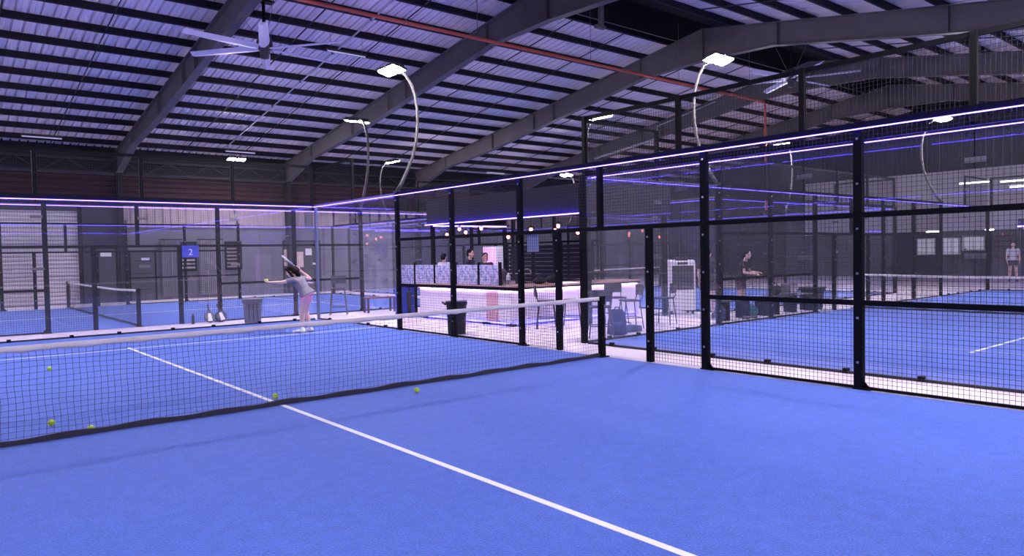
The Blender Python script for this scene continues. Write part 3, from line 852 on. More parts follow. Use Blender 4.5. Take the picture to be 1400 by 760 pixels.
def person(name, label, loc, rotz, J, mats, hair='short', s=1.0, vox=0.008, parts=('shirt', 'shorts', 'shoes')):
    """J: joints in local metres, +x is forward. One remeshed body with hair and clothes as children."""
    V = {k: Vector(v) for k, v in J.items() if len(v) == 3}
    m = MB()
    neck, head = V['neck'], V['head']
    pel, chest = V['pelvis'], V['chest']
    hs = (V['hip_l']-V['hip_r']); ax = hs.normalized()
    def lat(c, w, d, fwd): # cross-section ring helper for torso
        ring = []
        a = (V['sh_l']-V['sh_r']).normalized()
        f = fwd
        for j in range(14):
            t = 2*PI*j/14
            ring.append(c + a*math.cos(t)*w + f*math.sin(t)*d)
        return ring
    spine = (chest-pel).normalized()
    side = ax
    f = side.cross(spine)*-1
    if f.x < 0: f = -f
    def torso(mb, g=0.0, lo=-0.06, hi=True, flare=0.0):
        secs = [(pel-spine*0.08*s, 0.135, 0.10), (pel, 0.155, 0.115), (pel+(chest-pel)*0.35, 0.13, 0.095), (pel+(chest-pel)*0.75, 0.14, 0.105), (chest, 0.155, 0.11), (chest+(neck-chest)*0.55, 0.15, 0.085), (neck-(neck-chest)*0.12, 0.06, 0.055)]
        if lo > -0.06: secs = [(pel+spine*lo*s, 0.155+flare, 0.115+flare)] + secs[2:]
        mb.rings([lat(c, (w+g)*s, (d+g)*s, f) for c, w, d in secs])
    torso(m)
    m.tube([chest+(neck-chest)*0.6, neck, head-(head-neck)*0.3], [0.06*s, 0.05*s, 0.048*s], 12, True)
    hd = V.get('look', Vector((1, 0, 0))).normalized()
    hu = (head-neck).normalized(); hu = (hu - hd*hu.dot(hd)).normalized(); hl = hu.cross(hd)
    MH = Matrix((hd, hl, hu)).transposed()
    def hp(x, y, z): return head + MH @ (Vector((x, y, z))*s)
    m.ell(hp(-0.008, 0, 0.022), (0.096*s, 0.076*s, 0.092*s), MH, 18, 12)
    m.ell(hp(0.022, 0, -0.045), (0.066*s, 0.056*s, 0.070*s), MH, 16, 10)
    m.ell(hp(0.092, 0, -0.018), (0.018*s, 0.011*s, 0.020*s), MH, 8, 6); m.ell(hp(0.086, 0, 0.006), (0.010*s, 0.010*s, 0.028*s), MH, 8, 6)
    m.ell(hp(0.068, 0, -0.085), (0.022*s, 0.022*s, 0.018*s), MH, 8, 6)
    for q in (-1, 1): m.ell(hp(-0.005, q*0.078, -0.005), (0.018*s, 0.010*s, 0.030*s), MH, 8, 6)
    hands = {}
    for q in ('l', 'r'):
        sh, el, wr = V['sh_'+q], V['el_'+q], V['wr_'+q]
        m.tube([sh, sh.lerp(el, 0.3), sh.lerp(el, 0.8), el], [0.052*s, 0.047*s, 0.038*s, 0.036*s], 12, True)
        m.tube([el, el.lerp(wr, 0.3), wr.lerp(el, 0.1), wr], [0.036*s, 0.038*s, 0.025*s, 0.024*s], 12, True)
        hdv = V.get('hand_'+q, wr-el).normalized()
        hand(m, wr, hdv, V.get('hn_'+q, Vector((0, 0, 1))), V.get('hs_'+q, Vector((1, 0, 0))), s, J.get('curl_'+q, (0.5,))[0] if isinstance(J.get('curl_'+q), tuple) else 0.5)
        hp_, kn, an = V['hip_'+q], V['kn_'+q], V['an_'+q]
        m.tube([hp_, hp_.lerp(kn, 0.3), hp_.lerp(kn, 0.8), kn], [0.088*s, 0.080*s, 0.058*s, 0.053*s], 14, True)
        m.tube([kn, kn.lerp(an, 0.3), kn.lerp(an, 0.75), an], [0.053*s, 0.056*s, 0.038*s, 0.034*s], 14, True)
        ft = V.get('toe_'+q, an+Vector((0.17*s, 0, -0.05*s)))
        m.tube([an+Vector((-0.03*s, 0, -0.045*s)), an.lerp(ft, 0.5)+Vector((0, 0, -0.012*s)), ft], [0.036*s, 0.036*s, 0.025*s], 10, True)
    body = m.obj(name, 'skin', None, True, loc, (0, 0, rotz)); remesh(body, vox, 2)
    for md in body.modifiers: pass
    # face
    for q in (-1, 1):
        MB().ell(hp(0.082, q*0.030, 0.012), (0.008*s, 0.012*s, 0.008*s), MH, 10, 6).obj('eye', 'eye', body, True)
        MB().ell(hp(0.088, q*0.030, 0.034), (0.006*s, 0.019*s, 0.004*s), MH, 10, 6).obj('eyebrow', 'hair', body, True)
    MB().ell(hp(0.086, 0, -0.055), (0.006*s, 0.022*s, 0.006*s), MH, 10, 6).obj('mouth', 'lips', body, True)
    # hair
    h = MB()
    h.ell(hp(-0.026, 0, 0.042), (0.096*s, 0.088*s, 0.086*s), MH, 18, 12)
    h.ell(hp(-0.060, 0, -0.010), (0.060*s, 0.078*s, 0.080*s), MH, 14, 10)
    if hair == 'long':
        h.ell(hp(0.045, 0, 0.075), (0.050*s, 0.072*s, 0.036*s), MH, 14, 8)
        for q in (-1, 1): h.tube([hp(0.035, q*0.070, 0.055), hp(0.010, q*0.085, -0.01), hp(-0.01, q*0.085, -0.09), hp(-0.03, q*0.075, -0.17)], [0.026*s, 0.030*s, 0.030*s, 0.016*s], 8, True)
        h.tube([hp(-0.08, 0, 0.02), hp(-0.115, 0, -0.05), hp(-0.115, 0.0, -0.14), hp(-0.09, 0.0, -0.22)], [0.055*s, 0.058*s, 0.052*s, 0.020*s], 10, True)
    ho = h.obj('hair', 'hair', body, True); remesh(ho, vox, 1)
    if 'shirt' in parts:
        t = MB(); torso(t, 0.020, lo=J.get('hem', (-0.02,))[0], flare=0.03)
        for q in ('l', 'r'):
            sh, el = V['sh_'+q], V['el_'+q]
            k = J.get('sleeve', (0.6,))[0]
            t.tube([sh-(el-sh)*0.1, sh, sh.lerp(el, k*0.6), sh.lerp(el, k)], [0.060*s, 0.068*s, 0.066*s, 0.064*s], 12)
            t.tube([chest.lerp(neck, 0.5), sh], [0.07*s, 0.062*s], 12, True)
        o = t.obj('shirt', mats[0], body, True); remesh(o, vox*1.2, 3)
    if 'shorts' in parts:
        t = MB()
        t.rings([lat(pel-spine*0.09*s, 0.150*s, 0.118*s, f), lat(pel, 0.172*s, 0.132*s, f), lat(pel+spine*0.06*s, 0.160*s, 0.122*s, f)])
        k = J.get('leg', (0.5,))[0]
        for q in ('l', 'r'):
            a, b = V['hip_'+q], V['kn_'+q]
            t.tube([a, a.lerp(b, k*0.5), a.lerp(b, k)], [0.104*s, 0.100*s, 0.098*s if k < 0.8 else 0.075*s], 14)
            if k > 0.9:
                c = V['an_'+q]; t.tube([b, b.lerp(c, 0.5), b.lerp(c, 0.92)], [0.075*s, 0.066*s, 0.06*s], 12)
        o = t.obj('shorts' if k < 0.9 else 'trousers', mats[1], body, True); remesh(o, vox*1.2, 3)
    for q in ('l', 'r'):
        an = V['an_'+q]; ft = V.get('toe_'+q, an+Vector((0.17*s, 0, -0.05*s)))
        t = MB()
        bk = an+Vector((0, 0, -0.045*s)); dd = Vector((ft.x-an.x, ft.y-an.y, 0)).normalized()
        t.tube([an+Vector((0, 0, 0.01)), bk], [0.044*s, 0.05*s], 12, True)
        b0 = bk-dd*0.035*s; b0.z = 0.045; b1 = Vector((ft.x, ft.y, 0.038))
        t.tube([b0, b0.lerp(b1, 0.5)+Vector((0, 0, 0.01)), b1+dd*0.02], [0.045*s, 0.048*s, 0.036*s], 12, True, flat=(1, 0.85))
        o = t.obj('shoe', mats[2], body, True); remesh(o, vox, 1)
        o.parent = body
    tag(body, label, 'person')
    return body
# player: local x = the way she faces (to the left in view), local y = her left (towards the viewer)
Rv = Vector((0.77, -0.64, 0))
ang = math.atan2(0.64, -0.77)     # facing the left of the view
def PP(r, d, z): return (-r, -d, z)   # r to the right in view, d away from the viewer
J = dict(pelvis=PP(0.05, 0, 0.84), chest=PP(-0.105, 0, 1.08), neck=PP(-0.195, 0.0, 1.185), head=PP(-0.275, 0.0, 1.305),
         sh_l=PP(-0.17, -0.155, 1.13), sh_r=PP(-0.13, 0.155, 1.15), el_l=PP(-0.42, -0.20, 1.085), wr_l=PP(-0.645, -0.17, 1.095),
         el_r=PP(0.05, 0.30, 1.14), wr_r=PP(-0.16, 0.26, 1.33),
         hip_l=PP(0.05, -0.085, 0.78), hip_r=PP(0.05, 0.085, 0.78), kn_l=PP(-0.03, -0.10, 0.43), kn_r=PP(0.0, 0.09, 0.43),
         an_l=PP(-0.02, -0.13, 0.095), an_r=PP(0.08, 0.12, 0.095), toe_l=PP(-0.18, -0.15, 0.04), toe_r=PP(-0.09, 0.14, 0.04),
         look=(1, 0.05, -0.45), hand_l=PP(-1, 0.0, 0.05), hn_l=(0, 0, -1), hs_l=(0, 1, 0.2), curl_l=(0.75,),
         hand_r=PP(-0.45, -0.05, 0.6), hn_r=(-0.3, -1, 0), hs_r=(1, 0, 0.3), curl_r=(1.15,), hem=(-0.05,), sleeve=(0.55,), leg=(0.36,))
pl = person('person', 'woman in grey shirt and pink shorts swinging back a racket, ball held out', (3.42, 7.12, 0.0), ang, J,
            ('shirt_grey', 'shorts_pink', 'shoe_white'), 'long', 1.0, 0.006)
MW = Matrix.Translation((3.42, 7.12, 0)) @ Matrix.Rotation(ang, 4, 'Z')
b = MW @ Vector(PP(-0.735, -0.17, 1.135))
ball(b.x, b.y, b.z, 'yellow-green ball held out in the player\'s left hand')
# padel racket
def racket(name, label, M4, mface='racket_dark', rim='racket_dark', triangle=False, group=None):
    t = thing(name, label, 'racket', (0, 0, 0)); t.matrix_world = M4
    # along local z: handle bottom at 0, face centre at 0.33
    n = 28
    def outline(k, y): return [(0.128*k*math.sin(2*PI*j/n)*(1-0.10*math.cos(2*PI*j/n)*-1 if 0 else 1), y, 0.325+0.135*k*-math.cos(2*PI*j/n)) for j in range(n)]
    MB().rings([outline(0.93, -0.019), outline(0.99, -0.013), outline(0.99, 0.013), outline(0.93, 0.019)]).obj('face', mface, t)
    m = MB(); rr = []
    for j in range(n):
        a = 2*PI*j/n; c = Vector((0.130*math.sin(a), 0, 0.325-0.137*math.cos(a))); o = Vector((math.sin(a), 0, -math.cos(a)))
        rr.append([c+o*0.004+Vector((0, -0.018, 0)), c+o*0.008, c+o*0.004+Vector((0, 0.018, 0)), c-o*0.006+Vector((0, 0.020, 0)), c-o*0.006+Vector((0, -0.020, 0))])
    m.rings(rr, closed=True).obj('rim', rim, t)
    MB().tube([(0, 0, -0.01), (0, 0, 0.0), (0, 0, 0.13)], [0.019, 0.018, 0.016], 10, True).obj('grip', 'racket_dark', t, True)
    MB().bar((0.012, 0, 0.12), (0.05, 0, 0.225), 0.016, 0.022, (0, 1, 0)).bar((-0.012, 0, 0.12), (-0.05, 0, 0.225), 0.016, 0.022, (0, 1, 0)).obj('throat', rim, t)
    if triangle:
        MB().prism([(-0.035, 0.225), (0.035, 0.225), (0.055, 0.43), (-0.055, 0.43)], 0.019, 0.0205).obj('stripe', 'racket_white', t)
    h = MB()
    for q in (-0.06, -0.02, 0.02, 0.06):
        for w in (-0.05, 0.0, 0.05): h.tube([(q, -0.0200, 0.335+w), (q, 0.0200, 0.335+w)], 0.005, 6)
    h.obj('holes', 'dark_void', t)
    return t
w = MW @ Vector(PP(-0.165, 0.24, 1.345))
tip = MW @ Vector(PP(-0.47, 0.10, 1.64))
dz = (tip-w).normalized(); view = (Vector((CX, CY, CZ))-w).normalized()
ax_ = (view - dz*view.dot(dz)).normalized()       # broad side turned away: seen edge-on
yx = dz.cross(ax_).normalized(); ax2 = ax_; ay2 = dz.cross(ax2)
M4 = Matrix((ax2, ay2, dz)).transposed().to_4x4(); M4.translation = w
racket('padel_racket', 'pale racket raised behind the player\'s head in her right hand', M4, 'racket_white', 'racket_white')
# rackets leaning on the fence
for x, y, tilt, lab in ((2.80, 11.43, 0.0, 'dark racket with a white stripe leaning upside down on the fence, left of the pair'),
                  (3.02, 11.40, -0.22, 'dark racket with a white stripe leaning upside down on the fence, right of the pair')):
    M4 = Matrix.Translation((x, y, 0.466)) @ Matrix.Rotation(tilt, 4, 'Y') @ Matrix.Rotation(math.radians(-28), 4, 'X') @ Matrix.Rotation(PI, 4, 'Y') @ Matrix.Rotation(PI, 4, 'Z') 
    M4 = Matrix.Translation((x, y+0.17, 0.435)) @ Matrix.Rotation(tilt, 4, 'Y') @ Matrix.Rotation(math.radians(-22), 4, 'X') @ Matrix.Rotation(PI, 4, 'X') @ Matrix.Rotation(0, 4, 'Z')
    racket('padel_racket', lab, M4, triangle=True)
    # white stripe faces the viewer on the other side after turning over
M4 = Matrix.Translation((3.16, 11.60, 0.43)) @ Matrix.Rotation(0.30, 4, 'Y') @ Matrix.Rotation(math.radians(-18), 4, 'X') @ Matrix.Rotation(PI, 4, 'X')
racket('padel_racket', 'third dark racket half hidden behind the striped pair against the fence', M4)
t = thing('water_bottle', 'small dark bottle standing on the path left of the leaning rackets', 'bottle', (2.36, 11.36, 0))
MB().lathe([(0.035, 0), (0.038, 0.01), (0.038, 0.19), (0.03, 0.215), (0.02, 0.23)], 14).obj('body', 'bin_black', t, True)
MB().lathe([(0.024, 0.23), (0.024, 0.265), (0.018, 0.27)], 12).obj('cap', 'galvanised', t)

# ------------------------------------------------------------------ bins, crates, stools near the courts
def bin_(name, label, loc, rotz, w, d, h, mt, lid=True):
    t = thing(name, label, 'bin', loc, rotz)
    rr = []
    for z, k in ((0.0, 0.86), (0.03, 0.88), (h*0.9, 1.0), (h*0.9, 1.08), (h*0.96, 1.10), (h, 1.08)):
        x, y = w/2*k, d/2*k; c = 0.04
        rr.append([(x-c, -y, z), (x, -y+c, z), (x, y-c, z), (x-c, y, z), (-x+c, y, z), (-x, y-c, z), (-x, -y+c, z), (-x+c, -y, z)])
    MB().rings(rr).obj('body', mt, t)
    if lid:
        MB().cbox(-w*0.57, w*0.57, -d*0.57, d*0.57, h, h+0.04, 0.012).obj('lid', mt, t)
        for s_ in (-0.18, 0.05, 0.25): MB().box(w*s_-0.012, w*s_+0.012, -d*0.50, -d*0.40, 0.05, h*0.85).obj('rib', 'bin_black', t)
        MB().tube([(-w*0.4, d*0.55, h), (-w*0.4, d*0.68, h-0.03), (w*0.4, d*0.68, h-0.03), (w*0.4, d*0.55, h)], 0.016, 8).obj('handle', mt, t)
    else:
        MB().tube([(-w*0.56, d*0.4, h-0.05), (-w*0.70, 0, h-0.02), (-w*0.56, -d*0.4, h-0.05)], 0.02, 8).obj('handle', mt, t)
    return t
bin_('waste_bin', 'grey lidded bin on the path behind the player', (3.58, 10.62, 0), -0.35, 0.44, 0.40, 0.56, 'bin_grey')
bin_('waste_bin', 'black open bin behind the fence in front of the bar', (5.46, 4.42, 0), -0.6, 0.40, 0.38, 0.66, 'bin_black', False)

def stool(label, x, y, r, sh=0.58, top=0.90):
    t = thing('bar_stool', label, 'stool', (x, y, 0), r)
    MB().cbox(-0.20, 0.20, -0.19, 0.19, sh-0.02, sh+0.01, 0.012).obj('seat', 'seat_grey', t)
    rr = []
    for k in range(9):
        a = -0.20+0.40*k/8; b = -0.19-0.05*(1-(a/0.20)**2)
        rr.append([(a, b, top-0.22), (a, b-0.015, top-0.22), (a*1.06, b-0.03, top), (a*1.06, b-0.015, top)])
    MB().rings(rr).obj('backrest', 'seat_grey', t)
    for sx in (-1, 1):
        for sy in (-1, 1):
            MB().tube([(sx*0.17, sy*0.15, sh-0.01), (sx*0.23, sy*0.21, 0.0)], 0.013, 8).obj('leg', 'stool_metal', t)
        MB().tube([(sx*0.17, -0.16, sh-0.005), (sx*0.185, -0.20, sh+0.05), (sx*0.185, -0.225, top-0.1)], 0.011, 8).obj('back_support', 'stool_metal', t)
    MB().tube([(0.20, 0.185, 0.22), (0.20, -0.185, 0.22), (-0.20, -0.185, 0.22), (-0.20, 0.185, 0.22), (0.20, 0.185, 0.22)], 0.010, 8).obj('foot_rest', 'stool_metal', t)
    return t
R_ = math.radians
stool('dark backed bar stool at the bar corner, seen left of the short doorway post', 7.36, 3.80, R_(-130))
stool('bar stool at the bar front, its dark back seen edge-on', 7.95, 3.62, R_(40))
stool('nearest bar stool with a broad dark back, just right of the net post', 6.88, 1.78, R_(-40))
stool('bar stool right of the backpack, seen through the open doorway', 8.55, 2.50, R_(60))
stool('bar stool between the open doorway and the bar end', 9.1, 3.4, R_(150))
stool('bar stool farthest right, behind the doorway post', 9.6, 2.45, R_(20))
stool('tall dark stool standing alone behind the glass corner near the player', 6.1, 10.95, R_(150), 0.74, 1.08)
# red bench
t = thing('wooden_bench', 'low red brown bench behind the glass, left of the bar', 'bench', (7.35, 10.9, 0), -0.05)
MB().cbox(-0.45, 0.45, -0.16, 0.16, 0.40, 0.44, 0.01).obj('seat', 'red_brown', t)
for sx in (-1, 1):
    for sy in (-1, 1): MB().cbox(sx*0.41-0.025, sx*0.41+0.025, sy*0.12-0.025, sy*0.12+0.025, 0, 0.40, 0.004).obj('leg', 'bench_frame', t)
# blue crates
for k in range(3):
    t = thing('plastic_crate', 'blue ribbed crate left of the bar, %s of its stack' % ['bottom', 'middle', 'top'][k], 'crate', (7.25, 9.35, 0.262*k))
    m = MB().box(-0.20, 0.20, -0.16, -0.15, 0.0, 0.25).box(-0.20, 0.20, 0.15, 0.16, 0.0, 0.25).box(-0.20, -0.19, -0.15, 0.15, 0.0, 0.25).box(0.19, 0.20, -0.15, 0.15, 0, 0.25).box(-0.19, 0.19, -0.15, 0.15, 0, 0.01)
    m.obj('shell', 'blue_plastic', t)
    r = MB()
    for z in (0.02, 0.10, 0.17, 0.235):
        r.box(-0.215, 0.215, -0.175, -0.16, z, z+0.015).box(-0.215, 0.215, 0.16, 0.175, z, z+0.015).box(-0.215, -0.20, -0.175, 0.175, z, z+0.015).box(0.20, 0.215, -0.175, 0.175, z, z+0.015)
    r.obj('ribs', 'blue_plastic', t)
t = thing('closed_umbrella', 'black furled umbrella standing between the blue crates and the bar', 'umbrella', (7.0, 8.72, 0))
MB().lathe([(0.02, 0.0), (0.09, 0.02), (0.10, 0.05), (0.045, 0.08)], 16).obj('stand', 'bin_black', t)
MB().tube([(0, 0, 0.05), (0, 0, 0.25), (0, 0, 0.62), (0, 0, 0.68)], [0.05, 0.055, 0.06, 0.02], 12).obj('canopy', 'dark_bag', t, True)
MB().tube([(0, 0, 0.6), (0, 0, 0.85)], 0.010, 8).obj('shaft', 'black_steel', t)

# ------------------------------------------------------------------ the bar
t = thing('bar_counter', 'L-shaped bar with wooden top and lit white front panels behind the fence', 'bar counter', (0, 0, 0))
bx0, by0, by1, bx1 = 7.0, 4.6, 8.35, 11.3
m = MB()
for i in range(4):
    a = by0+(by1-by0)*i/4+0.01; b = by0+(by1-by0)*(i+1)/4-0.01
    if i != 0: MB().box(bx0+0.10, bx0+0.14, a, b, 0.10, 0.80).obj('front_panel', 'bar_white', t)
MB().box(bx0+0.08, bx0+0.14, by0+0.50, by0+0.92, 0.06, 0.80).obj('pink_panel', 'bar_pink', t)
MB().box(bx0+0.08, bx0+0.14, by0+0.05, by0+0.48, 0.10, 0.80).obj('front_panel', 'bar_white', t)
for i in range(4):
    a = bx0+0.12+(bx1-bx0-0.12)*i/4+0.01; b = bx0+0.12+(bx1-bx0-0.12)*(i+1)/4-0.01
    MB().box(a, b, by0+0.08, by0+0.12, 0.10, 0.80).obj('front_panel', 'bar_white', t)
MB().box(bx0+0.14, bx0+0.62, by0+0.12, by1, 0.02, 0.80).box(bx0+0.62, bx1, by0+0.12, by0+0.8, 0.02, 0.80).obj('carcass', 'bar_white', t)
MB().rings([[(bx0, by0-0.05, z), (bx1, by0-0.05, z), (bx1, by0+0.92, z), (bx0+0.75, by0+0.92, z), (bx0+0.75, by1+0.02, z), (bx0, by1+0.02, z)] for z in (0.845, 0.885)]).obj('worktop', 'counter_wood', t)
MB().rings([[(bx0+0.01, by0-0.04, z), (bx1, by0-0.04, z), (bx1, by0+0.90, z), (bx0+0.74, by0+0.90, z), (bx0+0.74, by1, z), (bx0+0.01, by1, z)] for z in (0.80, 0.845)]).obj('edge_band', 'dark_trim', t)
MB().box(bx0+0.05, bx0+0.065, by0+0.05, by1, 0.785, 0.80).obj('under_light', 'led_under', t); MB().box(bx0+0.05, bx1-0.05, by0+0.03, by0+0.045, 0.785, 0.80).obj('under_light', 'led_under', t)
MB().box(bx0+0.075, bx0+0.09, by0+0.1, by1-0.02, 0.055, 0.07).obj('toe_light', 'led_toe', t); MB().box(bx0+0.15, bx1-0.05, by0+0.06, by0+0.075, 0.055, 0.07).obj('toe_light', 'led_toe', t)
for a, b in ((bx0+0.10, by0+0.08), (bx0+0.10, by0+0.95), (bx0+0.10, by1-0.2)):
    MB().box(a-0.02, a+0.10, b-0.08, b+0.14, 0.0, 0.055).obj('foot', 'dark_trim', t)
MB().box(bx1-0.06, bx1, by0+0.0, by0+0.6, 0, 0.80).obj('end_panel', 'bar_white', t)
# patterned screens on the bar
ys = [9.62, 8.71, 7.78, 6.85, 5.93, 5.15]
for i in range(5):
    a, b = ys[i+1], ys[i]
    wlab = ['left end', 'second from the left', 'middle', 'second from the right', 'right end'][i]
    t = thing('patterned_screen', 'blue and pink flower-patterned screen on the bar edge, %s' % wlab, 'screen', (7.2, a, 0.885 if b < by1+0.3 else 0.0), 0)
    z0 = 0.0 if b < by1+0.3 else 0.80
    zt = 0.47 if b < by1+0.3 else 1.355
    MB().cbox(-0.015, 0.015, 0.03, b-a-0.03, z0+0.01, zt, 0.008).obj('fabric_panel', 'flower_fabric', t)
    MB().box(-0.03, 0.03, -0.025, 0.025, 0.0, zt+0.06).obj('post', 'black_steel', t)
    if z0: MB().box(-0.02, 0.02, 0, b-a, z0-0.04, z0).obj('bottom_rail', 'black_steel', t)
# things on the bar
t = thing('bar_tap', 'curved chrome tap on the bar top', 'tap', (7.95, 5.25, 0.885))
MB().tube([(0, 0, 0), (0, 0, 0.26), (0.03, -0.02, 0.33), (0.09, -0.06, 0.36), (0.15, -0.10, 0.33), (0.17, -0.115, 0.26)], 0.013, 10).obj('spout', 'chrome', t, True)
MB().lathe([(0.03, 0), (0.03, 0.03), (0.018, 0.05)], 14).obj('base', 'chrome', t)
MB().tube([(0.02, 0, 0.06), (0.07, 0.03, 0.08)], 0.007, 8).obj('lever', 'chrome', t)
def bag(name, label, cat, loc, r, sz, mt):
    t = thing(name, label, cat, loc, r)
    x, y, z = sz
    m = MB()
    m.ell((0, 0, z*0.48), (x/2, y/2, z*0.50), None, 16, 10).ell((x*0.18, 0, z*0.6), (x*0.3, y*0.42, z*0.42), None, 12, 8).ell((-x*0.25, y*0.05, z*0.4), (x*0.26, y*0.4, z*0.36), None, 12, 8)
    o = m.obj('body', mt, t, True); remesh(o, 0.012, 3)
    MB().tube([(-x*0.3, 0, z*0.7), (-x*0.15, 0.02, z*1.15), (x*0.15, 0.02, z*1.18), (x*0.3, 0, z*0.75)], 0.011, 8).obj('strap', mt, t)
    return t
bag('soft_bag', 'black soft bag on the bar top right of the tap, left one', 'bag', (8.25, 4.98, 0.885), 0.3, (0.46, 0.26, 0.15), 'dark_bag')
bag('soft_bag', 'black soft bag on the bar top right of the tap, right one', 'bag', (8.75, 5.08, 0.885), 0.2, (0.44, 0.26, 0.20), 'dark_bag')
t = thing('water_bottle', 'white bottle on the bar beside the striped case', 'bottle', (7.66, 5.42, 0.885))
MB().lathe([(0.045, 0), (0.047, 0.01), (0.047, 0.20), (0.03, 0.235)], 16).obj('body', 'cooler_white', t, True); MB().lathe([(0.026, 0.235), (0.026, 0.265), (0.02, 0.27)], 12).obj('cap', 'cooler_white', t)
t = thing('striped_case', 'rounded grey case with vertical stripes on the bar', 'case', (7.55, 5.72, 0.885), 0.3)
MB().rings([[(x, -0.19, 0.05), (x, 0.19, 0.05), (x, 0.21, 0.30), (x, 0.14, 0.37), (x, -0.14, 0.37), (x, -0.21, 0.30)] for x in (-0.13, 0.13)]).obj('shell', 'bin_grey', t)
for k in range(7): MB().box(-0.142, -0.13, -0.165+k*0.05, -0.145+k*0.05, 0.07, 0.32).obj('stripe', 'galvanised', t)
for a in (-0.13, 0.13): MB().box(-0.12, 0.12, a-0.03, a+0.03, 0, 0.05).obj('foot', 'dark_trim', t)
for k in range(5):
    g = thing('drinking_glass', 'clear tumbler among the row on the bar by the post', 'glass', (7.42+0.09*(k % 3), 5.10+0.1*(k//3)+0.02*k, 0.885), 0, 'tumblers on the bar')
    MB().lathe([(0.028, 0), (0.034, 0.11), (0.031, 0.11), (0.026, 0.008)], 12).obj('tumbler', 'chrome', g)
# back bar
t = thing('drinks_fridge', 'tall fridge glowing pink purple behind the bar', 'fridge', (12.2, 11.55, 0), 0)
MB().cbox(-0.3, 0.3, -0.36, 0.36, 0.0, 1.86, 0.02).obj('cabinet', 'cooler_white', t)
MB().box(-0.315, -0.302, -0.33, 0.33, 0.12, 1.82).obj('glass_door', 'fridge_light', t)
MB().box(-0.34, -0.318, 0.28, 0.30, 0.8, 1.3).obj('handle', 'chrome', t)
t = thing('slatted_partition', 'black slatted partition behind the bar, right of the pink fridge', 'partition', (12.3, 7.2, 0))
m = MB()
for k in range(14): m.box(-0.02, 0.02, 0, 3.9, 0.05+k*0.13, 0.16+k*0.13)
m.obj('slats', 'wall_dark', t)
for a in (0, 1.3, 2.6, 3.9): MB().box(-0.04, 0.04, a-0.03, a+0.03, 0, 1.9).obj('post', 'black_steel', t)
# canopy above the bar
t = thing('bar_canopy', 'black canopy over the bar with a purple light strip', 'canopy', (0, 0, 0))
cx0, cx1, cy0, cy1 = 8.5, 11.4, 3.65, 10.1
MB().box(cx0, cx0+0.05, cy0, cy1, 2.458, 3.15).obj('fascia', 'canopy', t)
MB().box(cx0+0.05, cx1, cy0, cy0+0.05, 2.458, 3.15).obj('fascia', 'canopy', t)
MB().box(cx0+0.05, cx1, cy1-0.05, cy1, 2.458, 3.15).obj('fascia', 'canopy', t)
MB().box(cx0+0.05, cx1, cy0+0.05, cy1-0.05, 2.95, 3.0).obj('deck', 'canopy', t)
MB().box(cx0-0.07, cx0-0.05, cy0+0.02, cy1-0.02, 2.46, 2.48).obj('light_strip', 'led_cafe', t); MB().box(cx0+0.1, cx1-0.1, cy1-0.2, cy1-0.18, 2.43, 2.46).obj('light_strip', 'led_cafe', t)
MB().box(cx0-0.08, cx0+0.05, cy0, cy1, 2.45, 2.458).obj('strip_channel', 'black_steel', t); MB().box(cx0+0.05, cx1, cy1-0.24, cy1-0.14, 2.46, 2.50).obj('strip_channel', 'black_steel', t)
for a, b in ((cx0+0.12, cy1-0.12), (cx1-0.1, cy1-0.12), (cx1-0.1, cy0+0.12), (cx0+0.12, cy0+0.12)):
    MB().box(a-0.05, a+0.05, b-0.05, b+0.05, 0, 2.95).obj('column', 'black_steel', t)
# cage pendants
def cage(x, y, z, label, big=True, top=2.95):
    t = thing('cage_pendant', label, 'pendant light', (x, y, z), 0, None)
    MB().tube([(0, 0, 0.06), (0, 0, top-z)], 0.005, 6).obj('cord', 'black_steel', t)
    MB().lathe([(0.012, 0.10), (0.022, 0.09), (0.022, 0.04), (0.012, 0.035)], 12).obj('socket', 'black_steel', t)
    MB().ell((0, 0, 0), (0.042, 0.042, 0.052), None, 14, 10).obj('bulb', 'bulb', t, True)
    if big:
        m = MB(); r = 0.15
        a0 = [(r*0.45*math.cos(2*PI*k/6), r*0.45*math.sin(2*PI*k/6), 0.08) for k in range(6)]
        a1 = [(r*math.cos(2*PI*k/6), r*math.sin(2*PI*k/6), -0.06) for k in range(6)]
        a2 = [(r*0.8*math.cos(2*PI*k/6), r*0.8*math.sin(2*PI*k/6), -0.16) for k in range(6)]
        for k in range(6):
            m.tube([a0[k], a1[k], a2[k]], 0.004, 5)
            for q in (a0, a1, a2): m.tube([q[k], q[(k+1) % 6]], 0.004, 5)
        m.obj('cage', 'black_steel', t)
PEN = [(8.9, 9.67, 2.18, 'leftmost cage pendant over the bar'), (8.9, 9.05, 2.32, 'cage pendant over the bar just right of the fence post, left'),
       (9.3, 9.3, 2.24, 'cage pendant over the bar just right of the fence post, lower'), (8.9, 8.04, 2.30, 'cage pendant over the bar, fourth from the left'),
       (9.6, 7.75, 2.06, 'low wide cage pendant in front of the slatted partition'), (8.9, 6.0, 2.19, 'cage pendant right of the pale fence sign'),
       (9.3, 5.55, 2.16, 'cage pendant near the doorway post, left of two'), (8.9, 5.02, 2.24, 'cage pendant near the doorway post, right of two'),
       (8.9, 4.36, 2.07, 'rightmost bright cage pendant over the bar')]
for x, y, z, lab in PEN: cage(x, y, z, lab)
